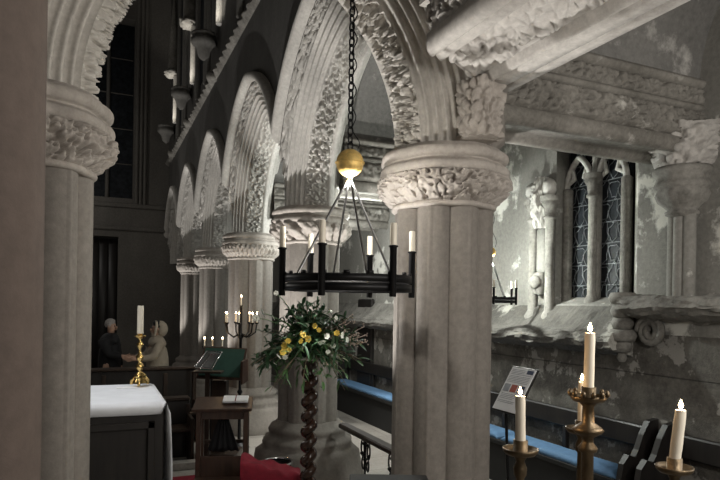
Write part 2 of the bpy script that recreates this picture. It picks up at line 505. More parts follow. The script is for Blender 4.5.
# along the arcade line, from the largest pillar back over the viewer
L = 6.2; t = thing('carved_lintel', 'broad pale lintel with leaf-carved underside sloping up to the top right', 'lintel', (2.26, 3.72 - L/2, 3.75))
x0, x1, zb = 1.85, 2.70, 3.75; yb = 3.74; CUT[:] = [.55, x1, x1 - x0]
m = MB()
def rr(y0, y1, z, d): # a rounded roll between y0 and y1 hanging d below z
    return [(y0 + (y1 - y0)*k/8, z - d*sin(PI*k/8)**.6) for k in range(9)]
prof = [(x0, zb + .62), (x0 - .06, zb + .60), (x0 - .07, zb + .52), (x0, zb + .46)]
prof2 = [(x0, zb + .12), (x0 - .04, zb + .09), (x0 - .045, zb + .03)] + rr(x0 - .04, x0 + .05, zb, .025) + [(x0 + .055, zb + .02)] + rr(x0 + .06, x0 + .15, zb + .01, .02) + [(x0 + .17, zb + .07)]
prof3 = [(x1 - .27, zb + .07)] + rr(x1 - .25, x1 - .20, zb + .02, .02) + [(x1 - .195, zb + .03), (x1 - .19, zb), (x1 - .10, zb - .01), (x1 - .095, zb + .012), (x1 - .085, zb + .012), (x1 - .08, zb - .012)] + [(x1 - .01, zb - .012)] + [(x1, zb + .02), (x1 + .02, zb + .1), (x1, zb + .14), (x1, zb + .62)]
E1 = Vector((0, -1, 0))
for pr in (prof, prof2, prof3): band_strip((0, yb, 0), E1, (1, 0, 0), (0, 0, 1), L, pr, m)
m.poly([(x0, yb - .55, zb + .05), (x1, yb, zb + .05), (x1, yb, zb + .62), (x0, yb - .55, zb + .62)])
build('moulding', m, M['lintel'], t)
m = MB(); carved_strip((x0 + .16, yb, zb + .06), E1, (1, 0, 0), (0, 0, -1), 3.4, x1 - x0 - .43, scroll, .035, m, .011, 2, True)
build('underside_carving', m, M['lintel'], t)
m = MB(); carved_strip((x0 - .005, yb, zb + .12), E1, (0, 0, 1), (-1, 0, 0), 3.4, .34, pierced, .05, m, .011, 5)
build('side_carving', m, M['lintel'], t)
SB = pix(480, 120, 4.28)
# the carved springing block on the pillar that carries it
m = MB()
g = []
for j in range(27):
    row = []
    for k in range(120):
        th = 2*PI*k/120; h = foliage(th*.2, j/26*.45, 11)
        r = .40 + .05*sstep(.2, 1, j/26) + .15*(h - .5)
        sq = 1/max(abs(cos(th)), abs(sin(th)))**.35
        row.append((SB.x + r*sq*cos(th)*.31, SB.y + r*sq*sin(th)*.36, ZS + .005 + .40*j/26))
    g.append(row)
m.grid(g, cv=True); m.poly([p for p in g[-1]]); m.poly(g[0][::-1])
build('springing_block', m, M['cap'], t); CUT[0] = 0

def cross_lintel(b, label, mat, fn2=pierced, step=.016, top=.62, group=None):
    t = thing('cross_lintel', label, 'lintel', (3.9, b, 3.65), group)
    xa, L = A0 + .3, 2.32; z = 3.65; y0, y1 = b - .30, b + .22
    m = MB()
    prof = [(y1, z + top), (y1, z + .12)] + [(y1 + .03, z + .1), (y1 + .03, z + .02)] + rr(y1 + .02, y1 - .1, z, .04) + [(y1 - .12, z + .03), (y0 + .12, z + .03)] + rr(y0 + .1, y0 - .02, z, .04) + [(y0 - .03, z + .02), (y0 - .035, z + .075), (y0, z + .10)]
    band_strip((xa, 0, 0), (1, 0, 0), (0, 1, 0), (0, 0, 1), L, prof, m)
    band_strip((xa, 0, 0), (1, 0, 0), (0, 1, 0), (0, 0, 1), L, [(y0, z + .335), (y0 - .04, z + .345), (y0 - .055, z + .37), (y0 - .04, z + .395), (y0, z + .40)], m)
    band_strip((xa, 0, 0), (1, 0, 0), (0, 1, 0), (0, 0, 1), L, [(y0, z + .54), (y0 - .05, z + .555), (y0 - .07, z + .585), (y0 - .06, z + .615), (y1, z + top)], m)
    build('moulding', m, mat, t)
    m = MB(); carved_strip((xa, y0, z + .10), (1, 0, 0), (0, 0, 1), (0, -1, 0), L, .235, fn2, .095, m, step, b)
    build('lower_frieze', m, mat, t)
    m = MB(); carved_strip((xa, y0, z + .40), (1, 0, 0), (0, 0, 1), (0, -1, 0), L, .14, fn2, .08, m, step, b + 2)
    build('upper_frieze', m, mat, t)
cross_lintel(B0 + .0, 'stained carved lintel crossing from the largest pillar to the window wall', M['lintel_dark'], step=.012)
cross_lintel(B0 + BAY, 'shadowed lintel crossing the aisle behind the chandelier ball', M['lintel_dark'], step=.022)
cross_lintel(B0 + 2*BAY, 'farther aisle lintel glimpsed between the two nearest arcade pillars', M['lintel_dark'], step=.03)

# ------------------------------------------------------------------ the shell
AW = 5.0
struct('floor', MB().box((-7, -4, -.1), (6, 20.6, 0)), M['floor'])
# aisle wall with a two-light window opening
wy0, wy1, wz0, wz1 = 4.42, 5.60, 2.24, 4.9
gy0, gy1 = 4.68, 5.66
def wall_quads(m, x, rects):
    for (y0, y1, z0, z1) in rects:
        nx = max(1, int((y1 - y0)/.8)); 
        m.grid([[(x, y0 + (y1 - y0)*i/nx, z0 + (z1 - z0)*j/4) for j in range(5)] for i in range(nx + 1)])
m = MB(); wall_quads(m, AW, [(-4, wy0, 1.95, 6.5), (wy1, 20.3, 1.95, 6.5), (wy0, wy1, wz1, 6.5), (wy0, wy1, 1.95, wz0)])
# the splayed reveal
m.grid([[(AW, wy0, wz0), (5.25, gy0, wz0)], [(AW, wy0, wz1), (5.25, gy0, wz1)]])
m.grid([[(AW, wy1, wz0), (5.25, gy1, wz0)], [(AW, wy1, wz1), (5.25, gy1, wz1)]])
m.grid([[(AW, wy0, wz0 - .02), (5.3, wy0, wz0 + .1)], [(AW, wy1, wz0 - .02), (5.3, wy1, wz0 + .1)]])
m.box((5.30, -4, 1.9), (5.4, 20.3, 6.5))
struct('wall_south', m, M['aisle'])
m = MB(); wall_quads(m, AW, [(-4, 20.3, 0, 1.95)])
struct('wall_south_base', m, M['masonry'])

# window: glass, leading, mullion, tracery
wt = thing('window_1', 'w', 'w', (5.25, 5.2, wz0)); del wt['label']; del wt['category']; wt['kind'] = 'structure'
build('pane', MB().box((5.25, gy0 + .02, wz0), (5.275, gy1 - .02, wz1)), M['glass'], wt, False)
m = MB()
for half in (0, 1):
    ya = gy0 + .07 + half*.50; yb2 = ya + .40
    for r in range(9):
        for c_ in range(3):
            cy = ya + .40*(c_ + .5)/3; cz = wz0 + .1 + r*.235
            rr_ = .062
            kind = (r + c_) % 3
            pts = [(5.238, cy + rr_*(1 + .35*sin(3*a + kind))*cos(a), cz + .115*(1 + .3*cos(2*a + kind))*sin(a)) for a in [2*PI*q/14 for q in range(14)]]
            m.tube(pts, .0055, 4, closed=True)
        m.tube([(5.238, ya, wz0 + .1 + r*.235 + .117), (5.238, yb2, wz0 + .1 + r*.235 + .117)], .006, 4)
build('leading', m, M['lead'], wt)
def colonnette(m, x, y, z0, z1, r, cap=True):
    prof = [(r*1.7, z0), (r*1.7, z0 + .04), (r*1.2, z0 + .09), (r, z0 + .11), (r, z1 - .28)]
    if cap: prof += [(r*1.5, z1 - .27), (r*1.5, z1 - .245), (r*1.15, z1 - .23), (r*1.35, z1 - .14), (r*2.0, z1 - .08), (r*1.8, z1 - .07), (r*2.2, z1 - .05), (r*2.2, z1)]
    else: prof += [(r, z1)]
    m.lathe(prof, (x, y, 0), 20)
m = MB(); ym = (gy0 + gy1)/2
colonnette(m, 5.15, ym, wz0, 3.72, .05); m.box((5.16, ym - .05, wz0), (5.26, ym + .05, wz1), .02)
build('mullion', m, M['ledge'], wt)
m = MB()
for y in (gy0 + .05, gy1 - .05): m.box((5.13, y - .05, wz0), (5.25, y + .05, 3.62), .025)
build('frame', m, M['ledge'], wt)
m = MB()    # cusped heads over both lights
for half in (0, 1):
    y0h = gy0 + .07 + half*.49; w = .40
    for s_ in (1, -1):
        pts = []
        for k in range(13):
            f = k/12; a = f*1.05
            yy = y0h + w/2 - s_*(w*(cos(a)) - w/2)
            pts.append((5.2, yy, 3.60 + w*1.05*sin(a)))
        m.tube(pts, .035, 8)
        m.tube([(5.2, y0h + w/2 + s_*.19, 3.66), (5.2, y0h + w/2 + s_*.08, 3.72), (5.2, y0h + w/2 + s_*.1, 3.84)], [.02, .03, .015], 8)
build('tracery', m, M['jamb'], wt)

# sill, ledges, wall shafts on the aisle wall
def ledge(name, prof, y0, y1, mat, n=90, amp=.03, seed=0):
    rows = []
    for i in range(n + 1):
        y = y0 + (y1 - y0)*i/n
        row = []
        for j, (x, z) in enumerate(prof):
            k = amp*noise.fractal(Vector((y*4, j*1.3, seed)), .8, 2, 3)
            kk = 0 if j in (0, len(prof) - 1) else 1
            row.append((x - abs(k)*kk, y, z + k*.8*kk))
        rows.append(row)
    m = MB().grid(rows); m.poly(rows[0]); m.poly(rows[-1][::-1])
    return struct(name, m, mat, smooth=False)
def dense(pts, k=4):
    out = []
    for a, b in zip(pts, pts[1:]):
        for i in range(k): out.append((a[0] + (b[0] - a[0])*i/k, a[1] + (b[1] - a[1])*i/k))
    return out + [pts[-1]]
ledge('trim_1', dense([(5.02, 2.24), (4.80, 1.98), (4.70, 1.93), (4.66, 1.86), (4.70, 1.80), (4.85, 1.76), (5.02, 1.70)]), 4.45, 7.6, M['sill'], amp=.03)
ledge('trim_2', dense([(5.02, 2.33), (4.72, 2.31), (4.66, 2.27), (4.64, 2.21), (4.74, 2.15), (4.9, 2.10), (5.02, 2.08)]), .5, 4.34, M['ledge'], amp=.04, seed=4)
ledge('trim_3', dense([(5.02, 2.24), (4.80, 1.98), (4.70, 1.93), (4.66, 1.86), (4.70, 1.80), (4.85, 1.76), (5.02, 1.70)]), 7.7, 20.2, M['ledge'], 200, amp=.02, seed=9)
m = MB()
for k, (w_, z_) in enumerate(((.13, 2.30), (.11, 2.17), (.10, 2.05), (.13, 1.93), (.09, 1.82))):
    m.lathe([(.02, -.07), (w_*.9, -.06), (w_*1.1, 0), (w_*.9, .055), (.02, .06)], (4.86, 4.46, z_), 20)
m.lathe([(.03, -.1), (.05, -.06), (.03, 0)], (4.86, 4.46, 1.76), 14)
solo('scrolled_bracket', m, M['ledge'], 'knobbly scrolled stone bracket where the two wall ledges meet right of the window', 'bracket')
m = MB(); ring_ = []
for k in range(40):
    a = k/39*2.2*2*PI; r = .15*(1 - k/39*.75)
    ring_.append((4.93, 4.19 + r*cos(a), 1.98 + r*sin(a)))
m.tube(ring_, .035, 8)
solo('carved_volute', m, M['ledge'], 'coiled stone volute on the wall beside the scrolled bracket', 'carving')

# wall respond under the cross lintel
wc = (4.90, 3.84)
t = thing('wall_shaft', 'stone wall shaft with bowl-shaped capital under the end of the stained lintel', 'wall shaft', (4.9, 3.84, 2.3))
m = MB()
for dy in (-.075, 0, .075): m.lathe([(.06 if dy else .052, 2.28), (.06 if dy else .052, 3.14)], (4.9 if dy else 4.87, 3.84 + dy, 0), 18)
build('shaft', m, M['aisle'], t)
m = MB()
prof = [(.10, 3.04), (.14, 3.06), (.145, 3.085), (.12, 3.10), (.15, 3.13), (.20, 3.18), (.225, 3.24), (.215, 3.28), (.235, 3.29), (.245, 3.32), (.235, 3.345), (.22, 3.36), (.215, 3.41), (.25, 3.43), (.255, 3.46), (.24, 3.485), (.0, 3.49)]
m.lathe(prof, (4.9, 3.84, 0), 48, True, lambda th, z: 1 + (.05*sin(th*10) if 3.13 < z < 3.27 or 3.35 < z < 3.42 else 0))
build('capital', m, M['ledge'], t)
m = MB()
g = []
for j in range(22):
    row = []
    for k in range(70):
        th = 2*PI*k/70; h = foliage(th*.3, j/21*.35, 5)
        r = .19 + .10*(j/21) + .10*(h - .5)
        row.append((4.93 + r*cos(th), 3.84 + r*1.15*sin(th), 3.49 + .36*j/21))
    g.append(row)
m.grid(g, cv=True); m.poly(g[-1])
build('leaf_corbel', m, M['lintel'], t)
# paired colonnettes and image niche left of the window
for k, (y, lab) in enumerate(((5.64, 'slim carved wall shaft right of the image niche'), (5.94, 'slim carved wall shaft left of the image niche'))):
    t = thing('wall_shaft', lab + ', beside the leaded window', 'wall shaft', (4.95, y, 2.24))
    m = MB(); colonnette(m, 4.95, y, 2.05, 3.52, .055); build('shaft', m, M['ledge'], t)
    m = MB(); m.ball((4.93, y, 3.62), .085, 14, 10, (1, 1, 1.3), lambda d: 1 + .22*noise.noise(d*4 + Vector((k*5, 0, 0))))
    build('finial_block', m, M['jamb'], t)
t = thing('image_niche', 'carved canopy and bracket of an empty image niche between slim shafts', 'niche', (4.95, 5.79, 2.3))
m = MB(); m.box((4.87, 5.71, 2.35), (5.0, 5.87, 2.62), .03); m.ball((4.87, 5.79, 2.5), .085, 14, 10, (.7, 1, 1), lambda d: 1 + .2*noise.noise(d*5))
build('bracket', m, M['ledge'], t)
m = MB(); m.box((4.93, 5.71, 2.62), (4.995, 5.87, 3.15), .02)
build('back_panel', m, M['aisle'], t)
g = []
for j in range(24):
    row = []
    for k in range(50):
        th = PI/2 + PI*k/49; h = foliage(th*.25, j/23*.6, 8)
        r = .15 + .07*sin(j/23*PI) + .07*(h - .5)
        row.append((5.0 + r*cos(th)*.9, 5.79 + r*.42*sin(th), 3.15 + .62*j/23))
    g.append(row)
m = MB(); m.grid(g); build('canopy', m, M['jamb'], t)

# barrel vaults over the aisle bays, springing from the cross lintels
m = MB()
rad = (BAY - .6)/2
for k in range(-2, 5):
    yc = B0 + BAY*(k + .5)
    rows = []
    for i in range(21):
        a = PI*i/20
        rows.append([(x, yc - rad*cos(a), 4.24 + rad*sin(a)) for x in (2.40, 3.2, 4.1, 5.02)])
    m.grid(rows)
    for s_ in (-1, 1): pass
struct('ceiling_aisle', m, M['vault'], smooth=True)
# upper aisle wall ends, nave ceiling and the rest of the shell
m = MB(); rows = []
for i in range(25):
    a = PI*i/24; rows.append([(-2.2 - 4.25*cos(a), y, 11.6 + 2.6*sin(a)) for y in (-4, 4, 12, 20.4)])
m.grid(rows); struct('ceiling', m, M['nave'], smooth=True)
struct('wall_north', MB().box((-6.6, -4, 0), (-6.4, 20.4, 11.8)), M['nave'])
m = MB().box((-6.6, -4.2, 0), (6, -4, 12))
struct('wall_east', m, M['nave'])
m = MB().box((2.05, -4, 4.3), (2.6, 3.7, 11.6)); struct('wall_choir_side', m, M['arch_clean'])
# west wall: window recess, set-offs, doorway
WB = 19.9
m = MB()
def wq(x0, x1, z0, z1, y=WB): m.grid([[(x0 + (x1-x0)*i/4, y, z0 + (z1-z0)*j/4) for j in range(5)] for i in range(5)])
wq(-6.5, -1.2, 0, 14.5); wq(-1.2, 1.02, 10.9, 14.5); wq(-1.2, 1.02, 4.15, 5.35); wq(1.02, 5.2, 0, 14.5); wq(.62, 1.02, 0, 4.15); wq(-1.2, -.75, 0, 4.15)
for (x0, x1, z0, z1) in ((-1.2, 1.02, 5.35, 10.9), (-.75, .62, 0, 4.15)):
    for xx in (x0, x1): m.grid([[(xx, WB, z0), (xx, WB + .6, z0)], [(xx, WB, z1), (xx, WB + .6, z1)]])
    for z in (z0, z1): m.grid([[(x0, WB, z), (x0, WB + .6, z)], [(x1, WB, z), (x1, WB + .6, z)]])
struct('wall_west', m, M['west'])
m = MB().box((-1.25, WB + .5, 5.3), (1.06, WB + .6, 10.95))
w2 = struct('window_2', m, M['glass'])
m = MB()
for x in (-.5, .28): m.tube([(x, WB + .48, 5.35), (x, WB + .48, 10.9)], .06, 8)
for z in (6.5, 7.6, 8.7, 9.8): m.tube([(-1.2, WB + .48, z), (1.0, WB + .48, z)], .02, 6)
build('mullion', m, M['west'], w2)
d1 = struct('door_1', MB().box((-.75, WB + .42, 0), (.62, WB + .5, 4.15)), M['dark'])
m = MB()
for k in range(5): m.box((-.72 + k*.27, WB + .40, .02), (-.47 + k*.27, WB + .425, 4.1), .01)
build('door_board', m, M['black_wood'], d1)
m = MB()
for z, d in ((5.05, .12), (4.35, .09)):
    m.add([(p.x, p.y, p.z) for p in MB().box((-6, WB - d, z), (2.0, WB + .02, z + .14), .03).v], MB().box((-6, WB - d, z), (2.0, WB + .02, z + .14), .03).f)
for x in (1.12, 1.24, 1.36): m.tube([(x, WB - .03, 5.2), (x, WB - .03, 12.5)], .05, 8)
struct('trim_4', m, M['west'], smooth=False)
# nave string course with its carved bosses, above the arcade
m = MB(); xf = A0 - .42
rows = []
n = 500
for i in range(n + 1):
    y = 3.8 + (WB - 3.8)*i/n; row = []
    tooth = .5 + .5*cos(y*2*PI/.30)
    for (dx, dz) in ((.02, .13), (-.06, .12), (-.12, .08), (-.135, .02), (-.10, -.04), (-.05, -.09), (.02, -.11)):
        row.append((xf + dx*(1 if dx > 0 else .55 + .35*tooth), y, 6.52 + dz*.55))
    rows.append(row)
m.grid(rows); struct('trim_5', m, M['ledge'], smooth=False)
# clerestory: corbel bracket, canopy and pale jamb shaft in each bay
bay_lab = ['nearest of the three corbel brackets on the high nave wall', 'middle of the three corbel brackets on the high nave wall', 'farthest of the three corbel brackets on the high nave wall']
can_lab = ['white leafy niche canopy high on the wall, the highest in view', 'white leafy niche canopy on the high wall, second from the end wall', 'white leafy niche canopy on the high wall nearest the end wall']
for k, b in enumerate((11.75, 15.0, 18.4)):
    m = MB()
    m.lathe([(.03, -.30), (.10, -.24), (.13, -.12), (.20, -.02), (.24, .0), (.24, .10), (.21, .12), (.24, .16), (.24, .20), (0, .20)], (xf - .245, b, 7.12), 8, True)
    solo('corbel_bracket', m, M['nave'], bay_lab[k], 'corbel')
    m = MB()
    m.ball((xf - .07, b - .05, 6.52), .13, 16, 10, (1, 1, .8), lambda d: 1 + .3*noise.noise(d*4 + Vector((k, 0, 0))))
    solo('carved_boss', m, M['ledge'], 'carved boss on the slanting string course below ' + bay_lab[k].split(' corbel')[0].replace('of the three', 'high') + ' bracket', 'boss')
for k, b in enumerate((11.4, 14.75, 18.2)):
    t = thing('niche_canopy', can_lab[k], 'canopy', (xf - .1, b, 8.3))
    m = MB(); m.ball((xf - .14, b, 8.8), .22, 20, 14, (.9, 1, .55), lambda d: 1 + .45*noise.noise(d*5 + Vector((k*3, 0, 0))))
    build('leaf_carving', m, M['jamb'], t)
    m = MB(); m.lathe([(.17, 8.9), (.15, 9.3), (.10, 10.2), (.02, 11.2)], (xf - .08, b, 0), 8)
    build('spire', m, M['ledge'], t)
    m = MB(); m.lathe([(.075, 7.35), (.07, 8.7)], (xf - .03, b - .12, 0), 10)
    build('jamb_shaft', m, M['jamb'], t)
m = MB()
for b in (5.6, 8.9, 13.2, 16.6):
    for dy in (-.55, .55): m.lathe([(.09, 6.7), (.09, 11.5)], (xf - .02, b + dy, 0), 10)
    for dy in (-.75, .75): m.lathe([(.05, 6.7), (.05, 11.5)], (xf - .02, b + dy, 0), 10)
struct('trim_6', m, M['nave'], smooth=True)
for k, b in enumerate((5.6, 8.9, 13.2, 16.6)):
    struct('window_%d' % (k + 3), MB().box((xf - .02, b - .5, 7.0), (xf + .02, b + .5, 11.4)), M['glass'])
# doorway in the far aisle wall
d2 = struct('door_2', MB().box((4.93, 10.62, 0), (5.01, 11.3, 2.3), .02), M['black_wood'])
build('handle', MB().ball((4.91, 10.72, 1.1), .03, 10, 8), M['iron'], d2)

# ------------------------------------------------------------------ chandeliers
def chain_mb(p0, p1, ln=.062, wd=.019, r=.0058):
    m = MB(); p0, p1 = Vector(p0), Vector(p1); n = int((p1 - p0).length/(ln*.78))
    for k in range(n):
        z = p0.z + (p1.z - p0.z)*(k + .5)/n
        ax = Vector((1, 0, 0)) if k % 2 else Vector((0, 1, 0))
        ax = Matrix.Rotation(.5, 3, 'Z') @ ax
        pts = []
        for q in range(14):
            a = 2*PI*q/14
            pts.append(Vector((p0.x, p0.y, z)) + ax*(wd*cos(a)) + UP*(ln/2*abs(sin(a))**.8*(1 if sin(a) > 0 else -1)))
        m.tube(pts, r, 6, closed=True)
    return m
def candle_mb(c, r, h, n=16, lean=(0, 0), mod=0):
    rows = []
    for j in range(9):
        t = j/8; q = r*(1 + mod*noise.noise(Vector((t*5, r*99, c[0]*9)))) * (1.05 if j == 0 else 1)
        if j == 8: q *= .93
        rows.append([(c[0] + lean[0]*t + q*cos(2*PI*k/n), c[1] + lean[1]*t + q*sin(2*PI*k/n), c[2] + h*t) for k in range(n)])
    m = MB().grid(rows, cv=True)
    top = rows[-1]; cx, cy = c[0] + lean[0], c[1] + lean[1]
    m.grid([top, [(cx + (p[0] - cx)*.6, cy + (p[1] - cy)*.6, p[2] - r*.25) for p in top]], cv=True)
    m.poly([(cx + (p[0] - cx)*.6, cy + (p[1] - cy)*.6, p[2] - r*.25) for p in top]); m.poly(rows[0][::-1])
    return m
CH_POS = {}
def chandelier(c, rad, ballz, topz, label, cand_label, cgroup, ang0=10, K=1.0, rods=(221, 287, 41, 107)):
    """c = centre of the ring"""
    t = thing('chandelier', label, 'chandelier', (c[0], c[1], c[2] - .08))
    cx, cy, cz = c
    pol = lambda r, d, z: Vector((cx, cy, z)) + (RT*cos(math.radians(d)) + FW*sin(math.radians(d)))*r
    m = MB()
    for dz in (-.028*K, .030*K):
        prof = [(rad - .008, dz - .024*K), (rad + .008, dz - .024*K), (rad + .008, dz + .024*K), (rad - .008, dz + .024*K), (rad - .008, dz - .024*K)]
        m.lathe(prof, (cx, cy, cz), 72, False)
    for k in range(36):     # the cresting of little square tabs
        a = k*10
        p = pol(rad, a, cz + .062*K)
        d = (p - Vector((cx, cy, p.z))).normalized(); tg = Vector((-d.y, d.x, 0))
        if k % 2: m.obox(p, tg, d, UP, .02*K, .006, .010*K)
    build('ring', m, M['iron'], t)
    for k in range(6):
        d = ang0 + 60*k
        p = pol(rad + .022*K, d, cz)
        m = MB(); m.lathe([(x*K, z*K) for x, z in [(.019, -.085), (.022, -.08), (.022, .215), (.030, .22), (.030, .228), (.0215, .23)]], p, 18)
        build('candle_holder', m, M['iron'], t)
        q = CAND.get(cgroup)
        pos = p + UP*(.2305*K + .001)
        if q is None:
            cb = MB(); cb.v, cb.f = candle_mb((0, 0, 0), .0205*K, .135*K).v, candle_mb((0, 0, 0), .0205*K, .135*K).f
            q = build('candle', cb, M['wax']); CAND[cgroup] = q; q.location = pos
        else:
            q = q.copy(); COL.objects.link(q); q.location = pos
        tag(q, cand_label[k], 'candle')
    m = MB(); m.ball((cx, cy, ballz), .092*K, 32, 20, (1, 1, 1), lambda d: 1 + .012*noise.noise(d*9))
    m.lathe([(x*K, z*K) for x, z in [(.09, -.004), (.098, -.004), (.098, .004), (.09, .004)]], (cx, cy, ballz), 32, False)
    b = build('gilded_ball', m, M['gold'], t)
    build('lamp_lens', MB().lathe([(x*K, z*K) for x, z in [(.001, -.104), (.014, -.102), (.018, -.094), (.018, -.086)]], (cx, cy, ballz), 16, True), M['bulb'], b)
    for d in rods:
        m = MB(); m.tube([Vector((cx, cy, ballz - .085*K)), pol(rad - .004, d, cz + .05*K)], .0085*K, 8)
        build('rod', m, M['rod'], t)
    build('chain', chain_mb((cx, cy, ballz + .085*K), (cx, cy, topz), .062*K, .019*K, .0058*K), M['iron'], t)
    m = MB(); pts = []
    for k in range(60):
        z = ballz + .09*K + (topz - ballz - .12)*k/59
        sw = .02 + .016*sin(k*.9) + .03*sstep(8, 0, k)
        pts.append((cx + RT.x*sw, cy + RT.y*sw, z))
    m.tube(pts, .004, 6); build('cable', m, M['iron'], t)
    CH_POS[label] = Vector((cx, cy, ballz - .14))
    return t
CAND = {}
c1 = pix(348, 284, 4.0)
where = ['at the right end of the ring', 'at the back right of the ring', 'at the back left of the ring', 'at the left end of the ring', 'at the front left of the ring', 'at the front right of the ring']
chandelier(c1, .415, pix(351, 163, 4.0).z, 4.72, 'black iron ring chandelier hanging from a gilded ball before the great arch',
           ['white candle ' + w + ' of the large chandelier' for w in [x.replace(' of the ring', '') for x in where]], 'candles of the large chandelier')
c2 = pix(490, 300, 7.0)
chandelier(c2, .30, pix(492, 252, 7.0).z, 5.2, 'small distant iron chandelier showing right of the largest pillar',
           ['tiny candle ' + x.replace(' of the ring', '') + ' of the distant chandelier' for x in where], 'candles of the distant chandelier', 25, .62)

# ------------------------------------------------------------------ altar
t = thing('altar', 'dark panelled altar under a white cloth beside the left pillar', 'altar', (-.75, 5.7, 0))
ax0, ax1, ay0, ay1, az = -2.1, .53, 5.14, 6.27, 1.37
m = MB(); m.box((ax0, ay0 + .02, 0), (ax1, ay1 - .02, az), .01)
build('body', m, M['black_wood'], t, False)
m = MB()
for k in range(3):
    xa = ax0 + .08 + k*.86; xb = xa + .76
    for (q0, q1, z0, z1) in ((xa, xb, 1.16, 1.22), (xa, xb, .3, .36), (xa, xa + .06, .3, 1.22), (xb - .06, xb, .3, 1.22)): m.box((q0, ay0 - .012, z0), (q1, ay0 + .03, z1), .008)
build('panel_moulding', m, M['black_wood'], t, False)
# cloth: a strip laid across with drops at both sides and a short front fall, as its own thing
rows = []
nx, ny = 60, 30
def cloth(u, v):      # u across x (-ends hang), v along y (front hangs)
    Lx = (ax1 - ax0) + .02; drop = 1.12
    s_ = u*(Lx + 2*drop) - drop
    n = noise.fractal(Vector((u*9, v*3, 1)), .8, 2, 3)
    v0, v1 = ay0 - .015, ay1 + .015
    f = .10
    q = v*(v1 - v0 + f) - f
    y = v0 + max(q, 0); dzf = min(q, 0)
    if s_ < 0: x, z = ax0 - .012 - .012*abs(n), az + .008 + s_
    elif s_ > Lx: x, z = ax1 + .014 + .02*sstep(0, .6, s_ - Lx)*(1 + sin(v*17)*.6) + .035*sstep(.16, .0, v)*sstep(0, .12, s_ - Lx), az + .008 - (s_ - Lx)
    else: x, z = ax0 - .01 + s_, az + .010 + .003*n
    if q < 0:
        y = v0 - .006 - .008*abs(noise.noise(Vector((u*22, 0, 0)))); z += dzf*(1 + .12*noise.noise(Vector((u*8, 5, 0))))
        if s_ > Lx or s_ < 0: z -= dzf; y = v0
    return (x, y, z)
us = sorted([i/110 for i in range(111)])
m = MB().grid([[cloth(u, j/24) for j in range(25)] for u in us])
o = solo('altar_cloth', m, M['linen'], 'white linen cloth draped over the altar and down its side', 'altar cloth')
so = o.modifiers.new('thick', 'SOLIDIFY'); so.thickness = .004; so.offset = 1
# gilt candlestick on the altar
cb = pix(139.5, 381, 5.72); cb.z = az + .016
t = thing('altar_candlestick', 'ornate gilt candlestick on the altar corner', 'candlestick', cb)
m = MB()
prof = [(.075, .03), (.07, .05), (.05, .07), (.045, .085), (.055, .10), (.03, .125), (.018, .14), (.03, .165), (.036, .19), (.022, .215), (.014, .23), (.03, .255), (.034, .28), (.014, .31), (.011, .35), (.024, .375), (.03, .40), (.013, .425), (.012, .445), (.03, .46)]
m.lathe(prof, cb, 24, True, lambda th, z: 1 + (.18*cos(3*th) if z < .13 else .06*cos(6*th)))
build('stem', m, M['brass'], t)
m = MB().lathe([(.02, .455), (.05, .468), (.056, .48), (.052, .482), (.035, .472), (.025, .475), (.025, .50), (.0, .50)], cb, 24, False); build('drip_pan', m, M['brass'], t)
for k in range(3):
    a = 2*PI*k/3 + .4; m = MB()
    m.tube([(cb.x + .05*cos(a), cb.y + .05*sin(a), cb.z + .07), (cb.x + .085*cos(a), cb.y + .085*sin(a), cb.z + .045), (cb.x + .085*cos(a), cb.y + .085*sin(a), cb.z + .012)], [.02, .018, .014], 10)
    build('foot', m, M['brass'], t)
m = candle_mb(cb + UP*.50, .029, .265, 20); solo('candle', m, M['wax'], 'thick unlit cream candle in the gilt altar candlestick', 'candle')
m = MB().obox(pix(127, 385, 5.6)*1, (1, 0, 0), (0, 1, 0), UP, .09, .04, .004)
for p in m.v: p.z += az + .016 - pix(127, 385, 5.6).z
solo('folded_paper', m, M['paper'], 'slip of paper lying on the altar cloth by the candlestick', 'paper', smooth=False)

# ------------------------------------------------------------------ flower pedestal
fp = pix(310, 357, 6.0); fz = fp.z; fx, fy = fp.x, fp.y
t = thing('flower_pedestal', 'dark barley twist wooden pedestal with round top under the flowers', 'pedestal', (fx, fy, 0))
m = MB(); pit = .147; z0, z1 = .26, fz - .13; n = int((z1 - z0)/pit*22)
m.tube([(fx + .036*cos(2*PI*i/22), fy + .036*sin(2*PI*i/22), z0 + (z1 - z0)*i/n) for i in range(n + 1)], .050, 14)
m.tube([(fx, fy, .2), (fx, fy, fz - .1)], .03, 10)
build('twisted_column', m, M['dark_gloss'] if 'dark_gloss' in M else M['wood'], t)
build('foot', MB().lathe([(.20, 0), (.20, .04), (.18, .06), (.12, .09), (.08, .14), (.09, .18), (.075, .22), (.04, .23)], (fx, fy, 0), 28), M['wood'], t)
build('neck', MB().lathe([(.05, fz - .12), (.075, fz - .10), (.06, fz - .08), (.07, fz - .05), (.10, fz - .03)], (fx, fy, 0), 24), M['wood'], t)
build('round_top', MB().lathe([(.09, fz - .03), (.155, fz - .022), (.165, fz - .010), (.16, fz), (0, fz)], (fx, fy, 0), 36, False), M['jamb'], t)
